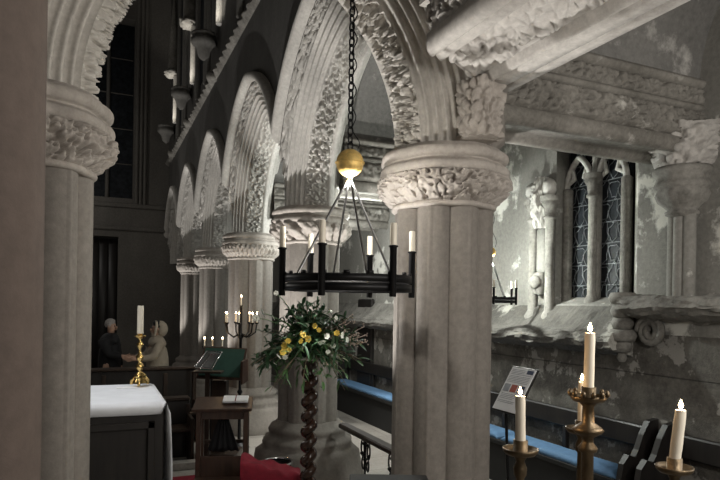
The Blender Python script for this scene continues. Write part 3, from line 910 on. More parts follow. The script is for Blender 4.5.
# flowers
t = thing('flower_arrangement', 'large arrangement of dark greenery with yellow and white flowers on the twist pedestal', 'flowers', (fx, fy, fz))
build('bowl', MB().lathe([(.07, .002), (.11, .02), (.125, .06), (.12, .12), (.10, .12), (.1, .05), (0, .03)], (fx, fy, fz), 28, False), M['dark'], t)
def leaf(m, p, d, L, w, droop=.3, n=4):
    d = Vector(d).normalized(); side = d.cross(UP)
    if side.length < .05: side = Vector((1, 0, 0))
    side.normalize(); side = (side + Vector((rnd.uniform(-.6, .6), rnd.uniform(-.6, .6), rnd.uniform(-.6, .6)))).normalized()
    nn = side.cross(d).normalized()
    rows = []
    for i in range(n + 1):
        t_ = i/n; c = p + d*(L*t_) - UP*(droop*L*t_*t_); ww = w*sin(PI*min(1, t_*.92 + .08))**.8
        rows.append([c - side*ww + nn*ww*.35, c, c + side*ww + nn*ww*.35])
    m.grid(rows)
core = Vector((fx, fy, fz + .13))
def stem_dir(el0=-25, el1=85):
    a = rnd.uniform(0, 2*PI); e = math.radians(rnd.uniform(el0, el1))
    return Vector((cos(a)*cos(e), sin(a)*cos(e), sin(e)))
def spray(m, st, d, L, k, ll, lw, droop=.35):
    pts = [core + d*(L*i/6) - UP*(droop*L*(i/6)**2) for i in range(7)]
    st.tube(pts, [.006 - .0006*i for i in range(7)], 5)
    for i in range(k):
        f = .25 + .75*i/k; q = core + d*(L*f) - UP*(droop*L*f*f)
        dd = (d*.6 + Vector((rnd.gauss(0, .6), rnd.gauss(0, .6), rnd.gauss(0, .5)))).normalized()
        leaf(m, q, dd, ll*rnd.uniform(.7, 1.2), lw*rnd.uniform(.7, 1.2))
md, mm, mp, st = MB(), MB(), MB(), MB()
for i in range(115): spray(md, st, stem_dir(-15, 85), rnd.uniform(.34, .60), 12, .12, .018, .2)
for i in range(48): spray(mm, st, stem_dir(-35, 60), rnd.uniform(.3, .54), 9, .10, .016, .45)
for i in range(24):
    a = rnd.uniform(-1.2, .9); e = rnd.uniform(-.3, .5)
    d = (RT*cos(a) - FW*.3*abs(sin(a)) + UP*e - FW*.25).normalized()
    spray(mp, st, d, rnd.uniform(.22, .42), 8, .10, .015, .5)
for i in range(10):     # long leaves hanging on the left
    d = (-RT + FW*rnd.uniform(-.5, .4) + UP*rnd.uniform(-.15, .25)).normalized()
    spray(md, st, d, rnd.uniform(.42, .58), 14, .13, .018, .35)
f1 = build('dark_foliage', md, M['leaf_dark'], t); f2 = build('green_foliage', mm, M['leaf_mid'], t); f3 = build('pale_foliage', mp, M['leaf_pale'], t)
build('stems', st, M['twig'], t)
tw = MB()
for i in range(11):
    d = (RT*rnd.uniform(.7, 1.1) + UP*rnd.uniform(.05, .75) + FW*rnd.uniform(-.5, .3)).normalized(); Lw = rnd.uniform(.42, .58)
    pts = [core + d*(Lw*k/6) + Vector((rnd.gauss(0, .006), rnd.gauss(0, .006), .03*sin(k))) for k in range(7)]
    tw.tube(pts, .004, 5)
    for k in range(3, 7):
        for _ in range(3): tw.ball(pts[k] + Vector((rnd.gauss(0, .014), rnd.gauss(0, .014), rnd.gauss(0, .014))), rnd.uniform(.006, .011), 6, 4)
build('blossom_twigs', tw, plain('pink_blossom', (.55, .44, .38), .7), t)
FS = MB()
def flower(name, p, d, r, mat, petals=6):
    m = MB(); mid_ = (core + p)/2 + UP*.05; FS.tube([core, core*.4 + mid_*.6, mid_, mid_*.4 + p*.6 + UP*.015, p], .004, 5); d = Vector(d).normalized(); u = d.orthogonal().normalized(); w = d.cross(u)
    for k in range(petals):
        a = 2*PI*k/petals; e = (u*cos(a) + w*sin(a)); sd = d.cross(e)
        rows = []
        for i in range(5):
            f = i/4; c = p + e*(r*f) + d*(r*.55*f*(1.2 - f)); ww = r*.48*sin(PI*(.1 + .82*f))
            rows.append([c - sd*ww, c + d*ww*.1, c + sd*ww])
        m.grid(rows)
    m.ball(p + d*r*.12, r*.16, 8, 6)
    return build(name, m, mat, t)
for (x, y, r) in ((284, 346, .036), (289, 350, .03), (283, 352, .034), (303, 334, .036), (308, 339, .034), (301, 341, .028), (315, 326, .03), (319, 330, .026), (288, 341, .03), (337, 333, .03)):
    p = pix(x, y, 5.62 + rnd.uniform(-.05, .05)); flower('yellow_flower', p, (-FW + Vector((rnd.gauss(0, .3), rnd.gauss(0, .3), rnd.gauss(.1, .3)))), r, M['yellow'])
for (x, y, r) in ((262, 313, .05), (256, 318, .035), (279, 356, .034), (285, 357, .028), (322, 343, .042), (330, 311, .03), (343, 335, .036), (347, 340, .03), (276, 293, .026), (273, 318, .03), (307, 325, .024), (336, 318, .024), (327, 336, .03), (275, 364, .022), (333, 346, .03), (328, 352, .026)):
    p = pix(x, y, 5.62 + rnd.uniform(-.05, .08)); flower('white_flower', p, (-FW*.7 + Vector((rnd.gauss(0, .6), rnd.gauss(0, .6), rnd.gauss(.4, .5)))), r, M['white'], 6)

build('flower_stems', FS, M['leaf_mid'], t)
# ------------------------------------------------------------------ wrought-iron kneeling rail in the aisle arch
t = thing('kneeling_rail', 'low dark handrail on scrolled iron uprights between the twist pedestal and largest pillar', 'rail', (2.76, 6.0, 0))
m = MB().box((2.70, 5.05, .70), (2.82, 6.72, .76), .015); build('handrail', m, M['wood'], t, False)
for y in (5.36, 6.05):
    m = MB(); m.tube([(2.76, y, 0), (2.76, y, .70)], .013, 8)
    m.lathe([(.09, 0), (.08, .02), (.02, .05)], (2.76, y, 0), 14)
    for s_ in (-1, 1):
        for zc, rr_ in ((.58, .12), (.42, .09)):
            pts = [(2.76 + .01*k/18, y + s_*(.012 + rr_*(1 - k/30)*(1 - cos(k/18*2.6*PI))/2 + rr_*.3*(k/18)), zc + rr_*(1 - k/34)*sin(k/18*2.6*PI)) for k in range(19)]
            m.tube(pts, .010, 6)
        m.ball((2.76, y + s_*.09, .53), .022, 8, 6); m.ball((2.76, y + s_*.05, .645), .018, 8, 6)
    build('iron_upright', m, M['iron'], t)

# ------------------------------------------------------------------ benches along the window wall
def bench(y0, y1, label, cush=None, ends=(1, 1)):
    t = thing('aisle_bench', label, 'bench', (4.78, (y0 + y1)/2, 0))
    build('seat', MB().box((4.56, y0, .50), (4.98, y1, .56), .012), M['dark'], t, False)
    build('front_panel', MB().box((4.62, y0, 0), (4.66, y1, .50), .006), M['dark'], t, False)
    build('back_rail', MB().box((4.90, y0, .84), (4.975, y1, 1.05), .015), M['black_wood'], t, False)
    n = max(3, int((y1 - y0)/1.1))
    for k in range(n + 1): yy = y0 + .05 + (y1 - y0 - .1)*k/n; build('back_post', MB().box((4.91, yy - .03, .56), (4.97, yy + .03, .84), .008), M['black_wood'], t, False)
    for e, yy in zip(ends, (y0, y1)):
        if not e: continue
        pts = [(4.50, 0), (4.50, .60), (4.53, .74), (4.60, .82), (4.68, .80), (4.72, .86), (4.78, 1.0), (4.86, 1.12), (4.98, 1.14), (4.98, 0)]
        m = MB(); m.grid([[(x, yy - .03, z) for x, z in pts], [(x, yy + .03, z) for x, z in pts]], cv=True)
        m.poly([(x, yy - .03, z) for x, z in pts]); m.poly([(x, yy + .03, z) for x, z in pts][::-1])
        build('bench_end', m, M['black_wood'], t, False)
    return t
bench(7.75, 11.9, 'dark wall bench with blue cushion seen between the flower pedestal and largest pillar')
bench(4.15, 7.6, 'dark wall bench with blue cushion under the leaded window')
bench(.6, 3.95, 'uncushioned dark wall bench behind the right-hand candle')
def cushion(y0, y1, lab):
    m = MB(); rows = []
    n = 40
    for i in range(n + 1):
        y = y0 + (y1 - y0)*i/n; e = sstep(0, .04, i/n)*sstep(1, .96, i/n)
        prof = []
        for k in range(17):
            a = PI*k/16
            prof.append((4.73 - .165*cos(a)*(abs(cos(a))**-.35 if abs(cos(a)) > .05 else 1), y, .563 + (.02 + .05*e)*(sin(a)**.45) + .004*noise.noise(Vector((y*5, a, 0)))))
        rows.append(prof)
    m.grid(rows, cv=True); m.poly(rows[0]); m.poly(rows[-1][::-1])
    return solo('bench_cushion', m, M['blue'], lab, 'cushion', 'blue bench cushions')
cushion(7.85, 11.8, 'blue seat cushion on the bench glimpsed left of the largest pillar')
cushion(6.1, 7.5, 'blue seat cushion left of the tilted information board')
cushion(4.25, 6.02, 'blue seat cushion between the left candle and the tall brass candle stand')

# information board on its stand
tl, tr, bl = pix(512, 366, 5.05), pix(536.5, 371, 4.78), pix(492.6, 407, 4.9)
ex = Vector((0, -1, 0)); ez = Vector((.52, 0, .854)); ey = ez.cross(ex)
br = pix(516, 415, 4.8); cen = (tl + tr + bl + br)/4
bw, bh = .148, .195
t = thing('information_board', 'tilted white information sheet with three small pictures on a black stand', 'board', (cen.x + .03, cen.y, 0))
nrm = ex.cross(ez)
if nrm.x > 0: nrm = -nrm
build('backing', MB().obox(cen - nrm*.012, ex, nrm, ez, bw + .012, .008, bh + .012, .003), M['black_wood'], t, False)
sh = build('sheet', MB().obox(cen, ex, nrm, ez, bw, .003, bh), M['paper'], t, False)
def onboard(name, u0, u1, v0, v1, mat):
    c = cen + nrm*.0045 + ex*((u0 + u1)/2 - .5)*2*bw + ez*(.5 - (v0 + v1)/2)*2*bh
    return MB().obox(c, ex, nrm, ez, (u1 - u0)*bw, .001, (v1 - v0)*bh)
m = MB()
for v in (.05, .085, .12, .155, .20, .235, .27, .305, .34): 
    q = onboard('', .06, .92 if v > .15 else .62, v, v + .008, None); m.add(q.v, q.f)
for v in (.62, .655, .69, .725, .78, .815): 
    q = onboard('', .08, .62 + .2*rnd.random(), v, v + .008, None); m.add(q.v, q.f)
build('text_lines', m, M['ink'], sh, False)
q = onboard('', .70, .95, .03, .12, None); build('heading_block', q, M['ink_dark'], sh, False)
build('picture', onboard('', .06, .30, .40, .57, None), M['ink'], sh, False)
build('picture', onboard('', .36, .60, .40, .57, None), M['ink_red'], sh, False)
build('picture', onboard('', .66, .90, .40, .57, None), M['ink_dark'], sh, False)
for s_ in (-1, 1):
    m = MB(); m.tube([cen - nrm*.02 + ex*s_*.06 - ez*.1, Vector((cen.x + .04, cen.y - s_*.07, .02))], .012, 8)
    build('leg', m, M['iron'], t)
m = MB(); m.tube([(cen.x - .15, cen.y + .14, .015), (cen.x + .22, cen.y + .14, .015)], .015, 8); m.tube([(cen.x - .15, cen.y - .14, .015), (cen.x + .22, cen.y - .14, .015)], .015, 8); m.tube([(cen.x + .04, cen.y - .14, .02), (cen.x + .04, cen.y + .14, .02)], .015, 8)
build('base', m, M['iron'], t)

# ------------------------------------------------------------------ lit candles on stands in front
LIGHTS = []
def flame_mb(p, h=.035, r=.0075):
    prof = [(r*.25, 0), (r*.8, h*.12), (r, h*.28), (r*.82, h*.5), (r*.45, h*.75), (r*.08, h)]
    return MB().lathe(prof, p, 12)
def lit_candle(p, r, h, label, lean=(0, 0), fl=.035, group=None, mod=.06, power=1.4):
    t = thing('candle', label, 'candle', p, group)
    build('wax', candle_mb(p, r, h, 20, lean, mod), M['wax'], t)
    top = Vector((p[0] + lean[0], p[1] + lean[1], p[2] + h))
    build('wick', MB().tube([top - UP*.006, top + UP*.009], .0012, 6), M['wick'], t)
    build('flame', flame_mb(top + UP*.005, fl, fl*.27), M['flame'], t)
    LIGHTS.append((top + UP*(.006 + fl*.6), power, fl*.3))
def stand(p, label, ornate):
    """floor-standing pricket stand, p = where the candle sits"""
    t = thing('candle_stand', label, 'candle stand', (p.x, p.y, 0))
    z = p.z
    mat = M['dull_brass']
    m = MB()
    prof = [(.016, .09), (.02, .3), (.017, .6), (.028, .66), (.03, .70), (.017, .74), (.017, z - .30)]
    if ornate: prof += [(.017, z - .18), (.026, z - .175), (.028, z - .165), (.016, z - .15), (.016, z - .135), (.038, z - .122), (.045, z - .113), (.038, z - .105), (.018, z - .092), (.016, z - .045), (.024, z - .035)]
    else: prof += [(.012, z - .10), (.018, z - .09), (.02, z - .07), (.012, z - .05), (.02, z - .035)]
    m.lathe(prof, (p.x, p.y, 0), 24); build('stem', m, mat, t)
    m = MB().lathe([(.02, z - .035), (.042, z - .03), (.050, z - .022), (.052, z - .012), (.049, z - .012), (.044, z - .02), (.03, z - .024), (.021, z - .024), (.021, z + .012), (.015, z + .012), (.015, z), (0, z)], (p.x, p.y, 0), 36, False)
    pan = build('drip_pan', m, mat, t)
    if ornate:
        m = MB()
        for k in range(12):
            a = 2*PI*k/12; m.ball((p.x + .052*cos(a), p.y + .052*sin(a), z - .006), .0075, 8, 6, (1, 1, 1.3))
        build('cresting', m, mat, pan)
    for k in range(3):
        a = 2*PI*k/3 + .5; m = MB()
        m.tube([(p.x + .012*cos(a), p.y + .012*sin(a), .13), (p.x + .09*cos(a), p.y + .09*sin(a), .10), (p.x + .17*cos(a), p.y + .17*sin(a), .03), (p.x + .20*cos(a), p.y + .20*sin(a), .014)], [.016, .016, .014, .014], 8)
        build('foot', m, mat, t)
    return t
zc = 1.75
pl = pix(520.5, 444, zc); stand(pl, 'dark brass candle stand in front of the tilted information board', False)
lit_candle(pl, .0145, pix(520.5, 396, zc).z - pl.z, 'burning white candle in front of the information board', lean=tuple((RT*-.003).xy), fl=.022)
pc = pix(588.5, 391, zc); stand(pc, 'tall ornate brass candle stand with crested drip pan under the window', True)
lit_candle(pc, .0148, pix(590, 333, zc).z - pc.z, 'tallest burning candle, on the ornate brass stand', lean=tuple((RT*.002).xy), fl=.026)
pr = pix(674.5, 462, zc); stand(pr, 'brass candle stand lowest at the right edge of the view', False)
lit_candle(pr, .0160, pix(680, 410, zc).z - pr.z, 'burning candle leaning slightly at the far right', lean=tuple((RT*.016).xy), fl=.026)
zb_ = 2.05; pb = pix(581.5, 424, zb_); stand(pb, 'slim brass candle stand half hidden behind the ornate one', False)
lit_candle(pb, .0135, pix(581.5, 382, zb_).z - pb.z, 'short burning candle just behind the tallest candle', fl=.024)

# ------------------------------------------------------------------ choir furniture on the left
def seat_row(x0, x1, y, h, label, depth=.5):
    t = thing('choir_stall', label, 'choir stall', ((x0 + x1)/2, y, 0))
    build('front_panel', MB().box((x0, y, 0), (x1, y + .05, h), .01), M['black_wood'], t, False)
    n = int((x1 - x0)/.45)
    for k in range(n + 1): xx = x0 + (x1 - x0 - .06)*k/n; build('stile', MB().box((xx, y - .02, .05), (xx + .06, y + .01, h - .05), .006), M['wood'], t, False)
    build('book_ledge', MB().box((x0, y - .04, h), (x1, y + .22, h + .04), .012), M['wood'], t, False)
    build('seat', MB().box((x0, y - .42, .44), (x1, y - .022, .48), .01), M['wood'], t, False)
    for xx in (x0, x1 - .05):
        build('bench_end', MB().box((xx, y - .44, 0), (xx + .05, y - .041, .62), .01), M['wood'], t, False)
    return t
seat_row(-2.6, 1.52, 10.0, 1.10, 'dark choir stall in front of the two standing people')
seat_row(-2.6, 1.25, 8.75, .80, 'lower dark choir stall nearer the altar')
m = MB().box((-3.2, 7.6, 0), (1.25, 11.0, .12), .01)
struct('trim_7', MB().box((-3.2, 8.05, 0.0), (1.32, 8.2, .10), .01), M['floor'])
struct('floor_carpet', MB().box((.62, 6.2, 0), (2.0, 7.75, .012)), M['carpet'])

# reading desk with green baize
zl = 8.3
a, b, c_, d_ = pix(205, 348, zl + .25), pix(248, 350, zl + .25), pix(233, 379, zl - .1), pix(203, 377, zl - .1)
t = thing('reading_desk', 'sloping green reading desk on dark wooden frame before the candelabrum', 'reading desk', (d_.x + .2, d_.y + .2, 0))
u = (b - a).normalized(); vv = ((a + b)/2 - (c_ + d_)/2); vv -= u*vv.dot(u); vl = vv.length; vv.normalize(); nn = u.cross(vv)
cc = (a + b + c_ + d_)/4
build('slope', MB().obox(cc, u, vv, nn, .31, vl/2 + .02, .015, .006), M['brown_wood'], t, False)
sg = 1 if nn.dot(-FW) > 0 else -1
build('baize', MB().obox(cc + nn*sg*.018, u, vv, nn, .28, vl/2 - .01, .004), M['green'], t, False)
build('side_board', MB().obox(cc + u*.31 - UP*.10, u, FW, UP, .015, .2, .16, .005), M['brown_wood'], t, False)
m = MB().obox(Vector((cc.x, cc.y + .12, .55)), RT, FW, UP, .10, .10, .55, .01); build('post', m, M['wood'], t, False)
m = MB().obox(Vector((cc.x, cc.y + .12, .05)), RT, FW, UP, .28, .25, .05, .01); build('base', m, M['wood'], t, False)
# open service book in a wire holder
bt_ = pix(208, 357, 8.1)
t = thing('wire_book_holder', 'bright wire holder with open sheets left of the green reading desk', 'book holder', bt_ - UP*.16)
bu = RT; bv = (UP*.85 + FW*.5).normalized(); sk = RT*.32
def wp(x, y, Z=8.1): return pix(x, y, Z)
m = MB(); m.tube([wp(195, 367, 8.0), wp(207, 351), wp(222, 352), wp(212, 369, 8.0), wp(195, 367, 8.0)], .011, 8)
m.tube([wp(200, 369, 7.98), wp(211, 354, 8.08), wp(219, 354.5, 8.08)], .008, 6)
build('wire_frame', m, M['steel'], t)
m = MB(); m.poly([wp(197, 366.5, 8.02), wp(208, 352, 8.12), wp(220, 353, 8.12), wp(211, 368, 8.02)]); 
sheet = build('sheet', m, plain('dim_sheet', (.16, .16, .16), .7), t, False); s2 = sheet.modifiers.new('thick', 'SOLIDIFY'); s2.thickness = .006
build('shelf', MB().obox(bt_ - UP*.20, RT, FW, UP, .20, .10, .012, .004), M['wood'], t, False)
build('post', MB().obox(Vector((bt_.x, bt_.y, (bt_.z - .21)/2)), RT, FW, UP, .03, .03, (bt_.z - .21)/2, .006), M['wood'], t, False)

# prie-dieu
pd = pix(222, 440, 7.0); px_, py_ = pd.x, pd.y
t = thing('prayer_desk', 'brown wooden prayer desk with sloping top and open frame, in front of the stalls', 'prayer desk', (px_, py_, 0))
hw_ = .27; X = Vector((.96, -.28, 0)).normalized(); Y = Vector((.28, .96, 0)).normalized(); o_ = Vector((px_, py_, 0))
for s_ in (-1, 1):
    build('leg', MB().obox(o_ + X*s_*hw_ + UP*.48, X, Y, UP, .028, .028, .48, .006), M['brown_wood'], t, False)
    build('rear_leg', MB().obox(o_ + X*s_*hw_ + Y*.32 + UP*.50, X, Y, UP, .024, .024, .50, .006), M['brown_wood'], t, False)
build('top', MB().obox(o_ + UP*.985 + Y*.14, X, (Y + UP*.18).normalized(), (UP - Y*.18).normalized(), hw_ + .07, .22, .018, .008), M['brown_wood'], t, False)
build('apron', MB().obox(o_ + UP*.89, X, Y, UP, hw_ - .03, .012, .06, .004), M['brown_wood'], t, False)
build('crossbar', MB().obox(o_ + UP*.50 + Y*.32, X, Y, UP, hw_ - .03, .012, .02, .004), M['wood'], t, False)
build('lower_board', MB().obox(o_ + UP*.26, X, Y, UP, hw_ - .03, .016, .14, .006), M['brown_wood'], t, False)
build('kneeler', MB().obox(o_ + UP*.14 - Y*.2, X, Y, UP, hw_ + .03, .17, .03, .01), M['brown_wood'], t, False)
m = MB()    # dark folded drape hanging in the opening
rows = []
for j in range(9):
    f = j/8; rows.append([o_ + Y*.18 + X*((k/16 - .5)*(.10 + .28*f)) + UP*(.84 - .42*f) + Y*(.03*sin(k*1.9)) for k in range(17)])
m.grid(rows)
dr = build('hanging_drape', m, M['coat_dark'], t); s3 = dr.modifiers.new('thick', 'SOLIDIFY'); s3.thickness = .01
# open book lying on it
bk = o_ + X*.14 + Y*.16 + UP*1.035
bX, bY = X, (Y + UP*.18).normalized(); bZ = (UP - Y*.18).normalized()
t = thing('open_book', 'open book lying on the sloping prayer desk top', 'book', bk)
for s_ in (-1, 1): build('page_block', MB().obox(bk + bX*s_*.075 + bZ*.004, bX, bY, bZ, .073, .10, .014, .006), M['paper'], t, False)
build('ribbon', MB().obox(bk + bZ*.02, bX, bY, bZ, .004, .11, .002), M['red'], t, False)

# red kneeler cushion and chrome floor uplighter, dark stool
kz = pix(271, 472, 6.3)
t0_ = Vector((kz.x, kz.y, 0)); m = MB(); rows = []
for i in range(25):
    f = i/24; rows_ = []
    for k in range(24):
        a = 2*PI*k/24; e = .9 if 0 < i < 24 else .82
        sx = (abs(cos(a))**.4)*(1 if cos(a) > 0 else -1); sz = (abs(sin(a))**.5)*(1 if sin(a) > 0 else -1)
        hgt = .13*e; rows_.append(t0_ + Vector((.96, -.28, 0)).normalized()*((f - .5)*.62) + Vector((.28, .96, 0)).normalized()*(sx*.2*e) + UP*(.47 + sz*hgt + .05*noise.noise(Vector((f*5, a, 0))) - .16*f))
    rows.append(rows_)
m.grid(rows, cv=True); m.poly(rows[0]); m.poly(rows[-1])
t = thing('kneeling_stool', 'red cushioned kneeling stool right of the prayer desk', 'kneeling stool', t0_)
build('cushion', m, M['red'], t)
for sx in (-1, 1):
    for sy in (-1, 1):
        q = t0_ + Vector((.96, -.28, 0)).normalized()*sx*.24 + Vector((.28, .96, 0)).normalized()*sy*.12
        build('leg', MB().box((q.x - .02, q.y - .02, 0), (q.x + .02, q.y + .02, .44 if sx < 0 else .28)), M['wood'], t, False)
ul = pix(277, 462, 6.75); uz = ul.z; ul.z = 0
t = thing('chrome_bowl', 'round chrome-rimmed floor bowl behind the red kneeling stool', 'bowl', ul)
build('housing', MB().lathe([(.12, 0), (.12, .03), (.04, .06), (.04, uz - .14), (.12, uz - .10), (.172, uz - .01), (.165, uz - .01), (.1, uz - .08), (0, uz - .08)], ul, 36, False), M['iron'], t)
build('rim', MB().tube([ul + Vector((.17*cos(2*PI*k/40), .17*sin(2*PI*k/40), uz)) for k in range(40)], .014, 10, closed=True), M['steel'], t)
ds = pix(374, 474, 3.75)
t = thing('low_table', 'dark table edge at the foot of the largest pillar', 'table', (ds.x, ds.y - .2, 0))
build('tabletop', MB().obox(Vector((ds.x, ds.y - .22, ds.z - .02)), RT, FW, UP, .24, .2, .02, .006), M['dark'], t, False)
for sx in (-1, 1):
    for sy in (-1, 1): build('leg', MB().obox(Vector((ds.x, ds.y - .22, (ds.z - .04)/2)) + RT*sx*.2 + FW*sy*.16, RT, FW, UP, .02, .02, (ds.z - .04)/2), M['black_wood'], t, False)

# candelabrum with burning candles behind the reading desk
cd = pix(240.5, 350, 9.1); cd.z = 0; zt = pix(240.5, 306, 9.1).z
t = thing('candelabrum', 'branched black candelabrum with burning candles before the third pillar', 'candelabrum', cd)
m = MB().lathe([(.16, 0), (.14, .03), (.05, .08), (.025, .12), (.022, .8), (.045, .84), (.022, .88), (.022, zt - .5), (.05, zt - .46), (.022, zt - .42), (.02, zt), (.03, zt + .01)], cd, 16)
build('stem', m, M['iron'], t)
LC = []
for k in range(7):
    a = 2*PI*k/7 + .3; d = RT*cos(a) + FW*sin(a); r = .24
    m = MB(); m.tube([cd + UP*(zt - .42) + d*.02, cd + UP*(zt - .47) + d*.12, cd + UP*(zt - .40) + d*.22, cd + UP*(zt - .27) + d*r], .012, 6)
    m.lathe([(.012, -.01), (.03, .01), (.035, .025), (.02, .02)], cd + UP*(zt - .27) + d*r, 10)
    build('branch', m, M['iron'], t)
    LC.append(cd + UP*(zt - .245) + d*r)
LC.append(cd + UP*(zt + .01))
for k, p in enumerate(LC):
    lit_candle(p, .010, .12, 'short burning candle on the branched candelabrum' if k < 7 else 'topmost burning candle of the branched candelabrum', fl=.036, group='candles on the branched candelabrum' if k < 7 else None, power=1.0)
cd = pix(212, 370, 9.0); cd.z = 0; zt = pix(212, 346, 9.0).z
t = thing('candle_branch', 'low iron branch with three burning candles left of the candelabrum', 'candle branch', cd)
build('stem', MB().lathe([(.14, 0), (.12, .03), (.03, .07), (.02, .1), (.02, zt - .06)], cd, 14), M['iron'], t)
m = MB(); m.tube([cd + RT*-.15 + UP*zt, cd + RT*-.12 + UP*(zt - .06), cd + UP*(zt - .06), cd + RT*.12 + UP*(zt - .06), cd + RT*.15 + UP*zt], .012, 6); m.tube([cd + UP*(zt - .06), cd + UP*zt], .012, 6)
build('arm', m, M['iron'], t)
for k, s_ in enumerate((-.12, .07, .16)):
    lit_candle(cd + RT*(s_ if k != 1 else .0) + UP*zt if k != 2 else cd + RT*.15 + UP*zt, .010, .10, ['left', 'middle', 'right'][k] + ' burning candle of the low three-candle branch', fl=.036, power=.8)

# ------------------------------------------------------------------ people
def skin(name, verts, edges, radii, mat, parent, sub=2):
    me = bpy.data.meshes.new(name + '_cage'); me.from_pydata([tuple(v) for v in verts], edges, [])
    o = bpy.data.objects.new(name + '_cage', me); COL.objects.link(o)
    o.modifiers.new('Skin', 'SKIN')
    sk_ = me.skin_vertices[0] if me.skin_vertices else None
    for i, r in enumerate(radii):
        r = r if isinstance(r, tuple) else (r, r)
        sk_.data[i].radius = r; sk_.data[i].use_root = (i == 0)
    ss = o.modifiers.new('Sub', 'SUBSURF'); ss.levels = sub; ss.render_levels = sub
    dg = bpy.context.evaluated_depsgraph_get(); dg.update()
    nm = bpy.data.meshes.new_from_object(o.evaluated_get(dg))
    bpy.data.objects.remove(o, do_unlink=True); bpy.data.meshes.remove(me)
    nm.materials.clear(); nm.materials.append(mat); nm.name = name
    nm.shade_smooth()
    r_ = bpy.data.objects.new(name, nm); COL.objects.link(r_); r_.parent = parent
    ORIGIN[r_] = ORIGIN.get(parent, Vector())
    return r_
def person(loc, face, h, label, coat, hairm, hood, reach):
    t = thing('person', label, 'person', loc)
    k = h/1.75; f = Vector((face[0], face[1], 0)).normalized(); l = Vector((-f.y, f.x, 0))
    def q(x, y, z): return l*(x*k) + f*(y*k) + UP*(z*k)      # local: x to the left, y forward
    V, Eg, Rd = [], [], []
    def add(p, r, to=None):
        V.append(p); Rd.append(r*k if not isinstance(r, tuple) else tuple(z*k for z in r))
        if to is not None: Eg.append((to, len(V) - 1))
        return len(V) - 1
    pv = add(q(0, 0, .95), .13); wa = add(q(0, 0, 1.12), .12, pv); ch = add(q(0, .01, 1.32), .145, wa); nb = add(q(0, 0, 1.44), .08, ch)
    nk = add(q(0, .01, 1.50), .052, nb); hd0 = add(q(0, .025, 1.56), .066, nk); hd = add(q(0, .03, 1.635), .083, hd0); hd1 = add(q(0, .02, 1.70), .062, hd)
    arms = []
    for s_ in (1, -1):
        sh_ = add(q(s_*.17, 0, 1.40), .065, nb)
        if reach[0 if s_ > 0 else 1]:
            el = add(q(s_*.24, .12, 1.16), .046, sh_); wr = add(q(s_*.17, .36, 1.13), .030, el)
            hx, hdv = q(s_*.165, .42, 1.125), f
        else:
            el = add(q(s_*.25, .0, 1.12), .046, sh_); wr = add(q(s_*.24, .08, .88), .030, el)
            hx, hdv = q(s_*.235, .10, .815), (f*.2 - UP).normalized()
        pm = add(hx, (.036, .022), wr)
        side = l*s_
        for j, ln in enumerate((.075, .085, .08, .062)):
            off = side*((j - 1.5)*.019*k) if not reach[0 if s_ > 0 else 1] else (UP*((1.5 - j)*.019*k))
            f1_ = add(hx + off + hdv*(.045*k), .0095, pm); f2_ = add(hx + off + hdv*(.045 + ln*.55)*k - side*.006*k, .0085, f1_); add(hx + off + hdv*(.040 + ln)*k - side*.02*k, .0075, f2_)
        t1_ = add(hx + (UP if reach[0 if s_ > 0 else 1] else f)*(.035*k) + hdv*.005*k, .011, pm); add(hx + (UP if reach[0 if s_ > 0 else 1] else f)*(.05*k) + hdv*.045*k, .009, t1_)
    for s_ in (1, -1):
        hp = add(q(s_*.10, 0, .86), .088, pv); kn = add(q(s_*.105, .02, .48), .058, hp); an = add(q(s_*.105, -.01, .09), .040, kn); add(q(s_*.115, .14, .035), .034, an)
    body = skin('body', V, Eg, Rd, M['skin'], t)
    # face
    m = MB(); L0 = Vector(loc)
    for s_ in (1, -1): m.ball(L0 + q(s_*.03, .103, 1.635), .011*k, 10, 8)
    build('eyes', m, M['eye'], t)
    m = MB(); m.ball(L0 + q(0, .118, 1.605), .016*k, 10, 8, (1, 1, 1.5))
    for s_ in (1, -1): m.ball(L0 + q(s_*.082, .02, 1.62), .022*k, 10, 8, (.6, .9, 1.4))
    m.ball(L0 + q(0, .098, 1.567), .02*k, 10, 6, (1.3, 1.0, .4))
    build('face_features', m, M['skin'], t)
    m = MB(); c0 = L0 + q(0, .008, 1.665)
    m.ball(c0, .096*k, 22, 16, (1, 1, 1.02), lambda d: (1 + .06*noise.noise(d*9))*(1 if (d.dot(f) < .45 or d.z > .55) and d.z > -.62 else .80))
    build('hair', m, hairm, t)
    # coat
    CV, CE, CR = [], [], []
    def cad(p, r, to=None):
        CV.append(p); CR.append(tuple(z*k for z in r) if isinstance(r, tuple) else r*k)
        if to is not None: CE.append((to, len(CV) - 1))
        return len(CV) - 1
    c1_ = cad(q(0, 0, .95), (.20, .17)); c2_ = cad(q(0, .0, .66), (.22, .18), c1_); c3 = cad(q(0, 0, .46), (.235, .19), c2_)
    c4 = cad(q(0, 0, 1.14), (.185, .155), c1_); c5 = cad(q(0, .01, 1.32), (.195, .165), c4); c6 = cad(q(0, .0, 1.44), .115, c5); c7 = cad(q(0, .005, 1.53), .078, c6)
    for s_ in (1, -1):
        sh_ = cad(q(s_*.185, 0, 1.385), .088, c6)
        if reach[0 if s_ > 0 else 1]: el = cad(q(s_*.25, .12, 1.15), .073, sh_); cad(q(s_*.18, .34, 1.13), .058, el)
        else: el = cad(q(s_*.265, .0, 1.12), .073, sh_); cad(q(s_*.25, .07, .90), .055, el)
    skin('coat', CV, CE, CR, coat, t)
    m = MB()
    for s_ in (1, -1): m.tube([L0 + q(s_*.10, 0, .60), L0 + q(s_*.105, .01, .3), L0 + q(s_*.105, 0, .10)], [.085*k, .075*k, .065*k], 12)
    build('trousers', m, M['trousers'], t)
    m = MB()
    for s_ in (1, -1): m.ball(L0 + q(s_*.112, .07, .045), .062*k, 12, 8, (1.1, 1.6, .72))
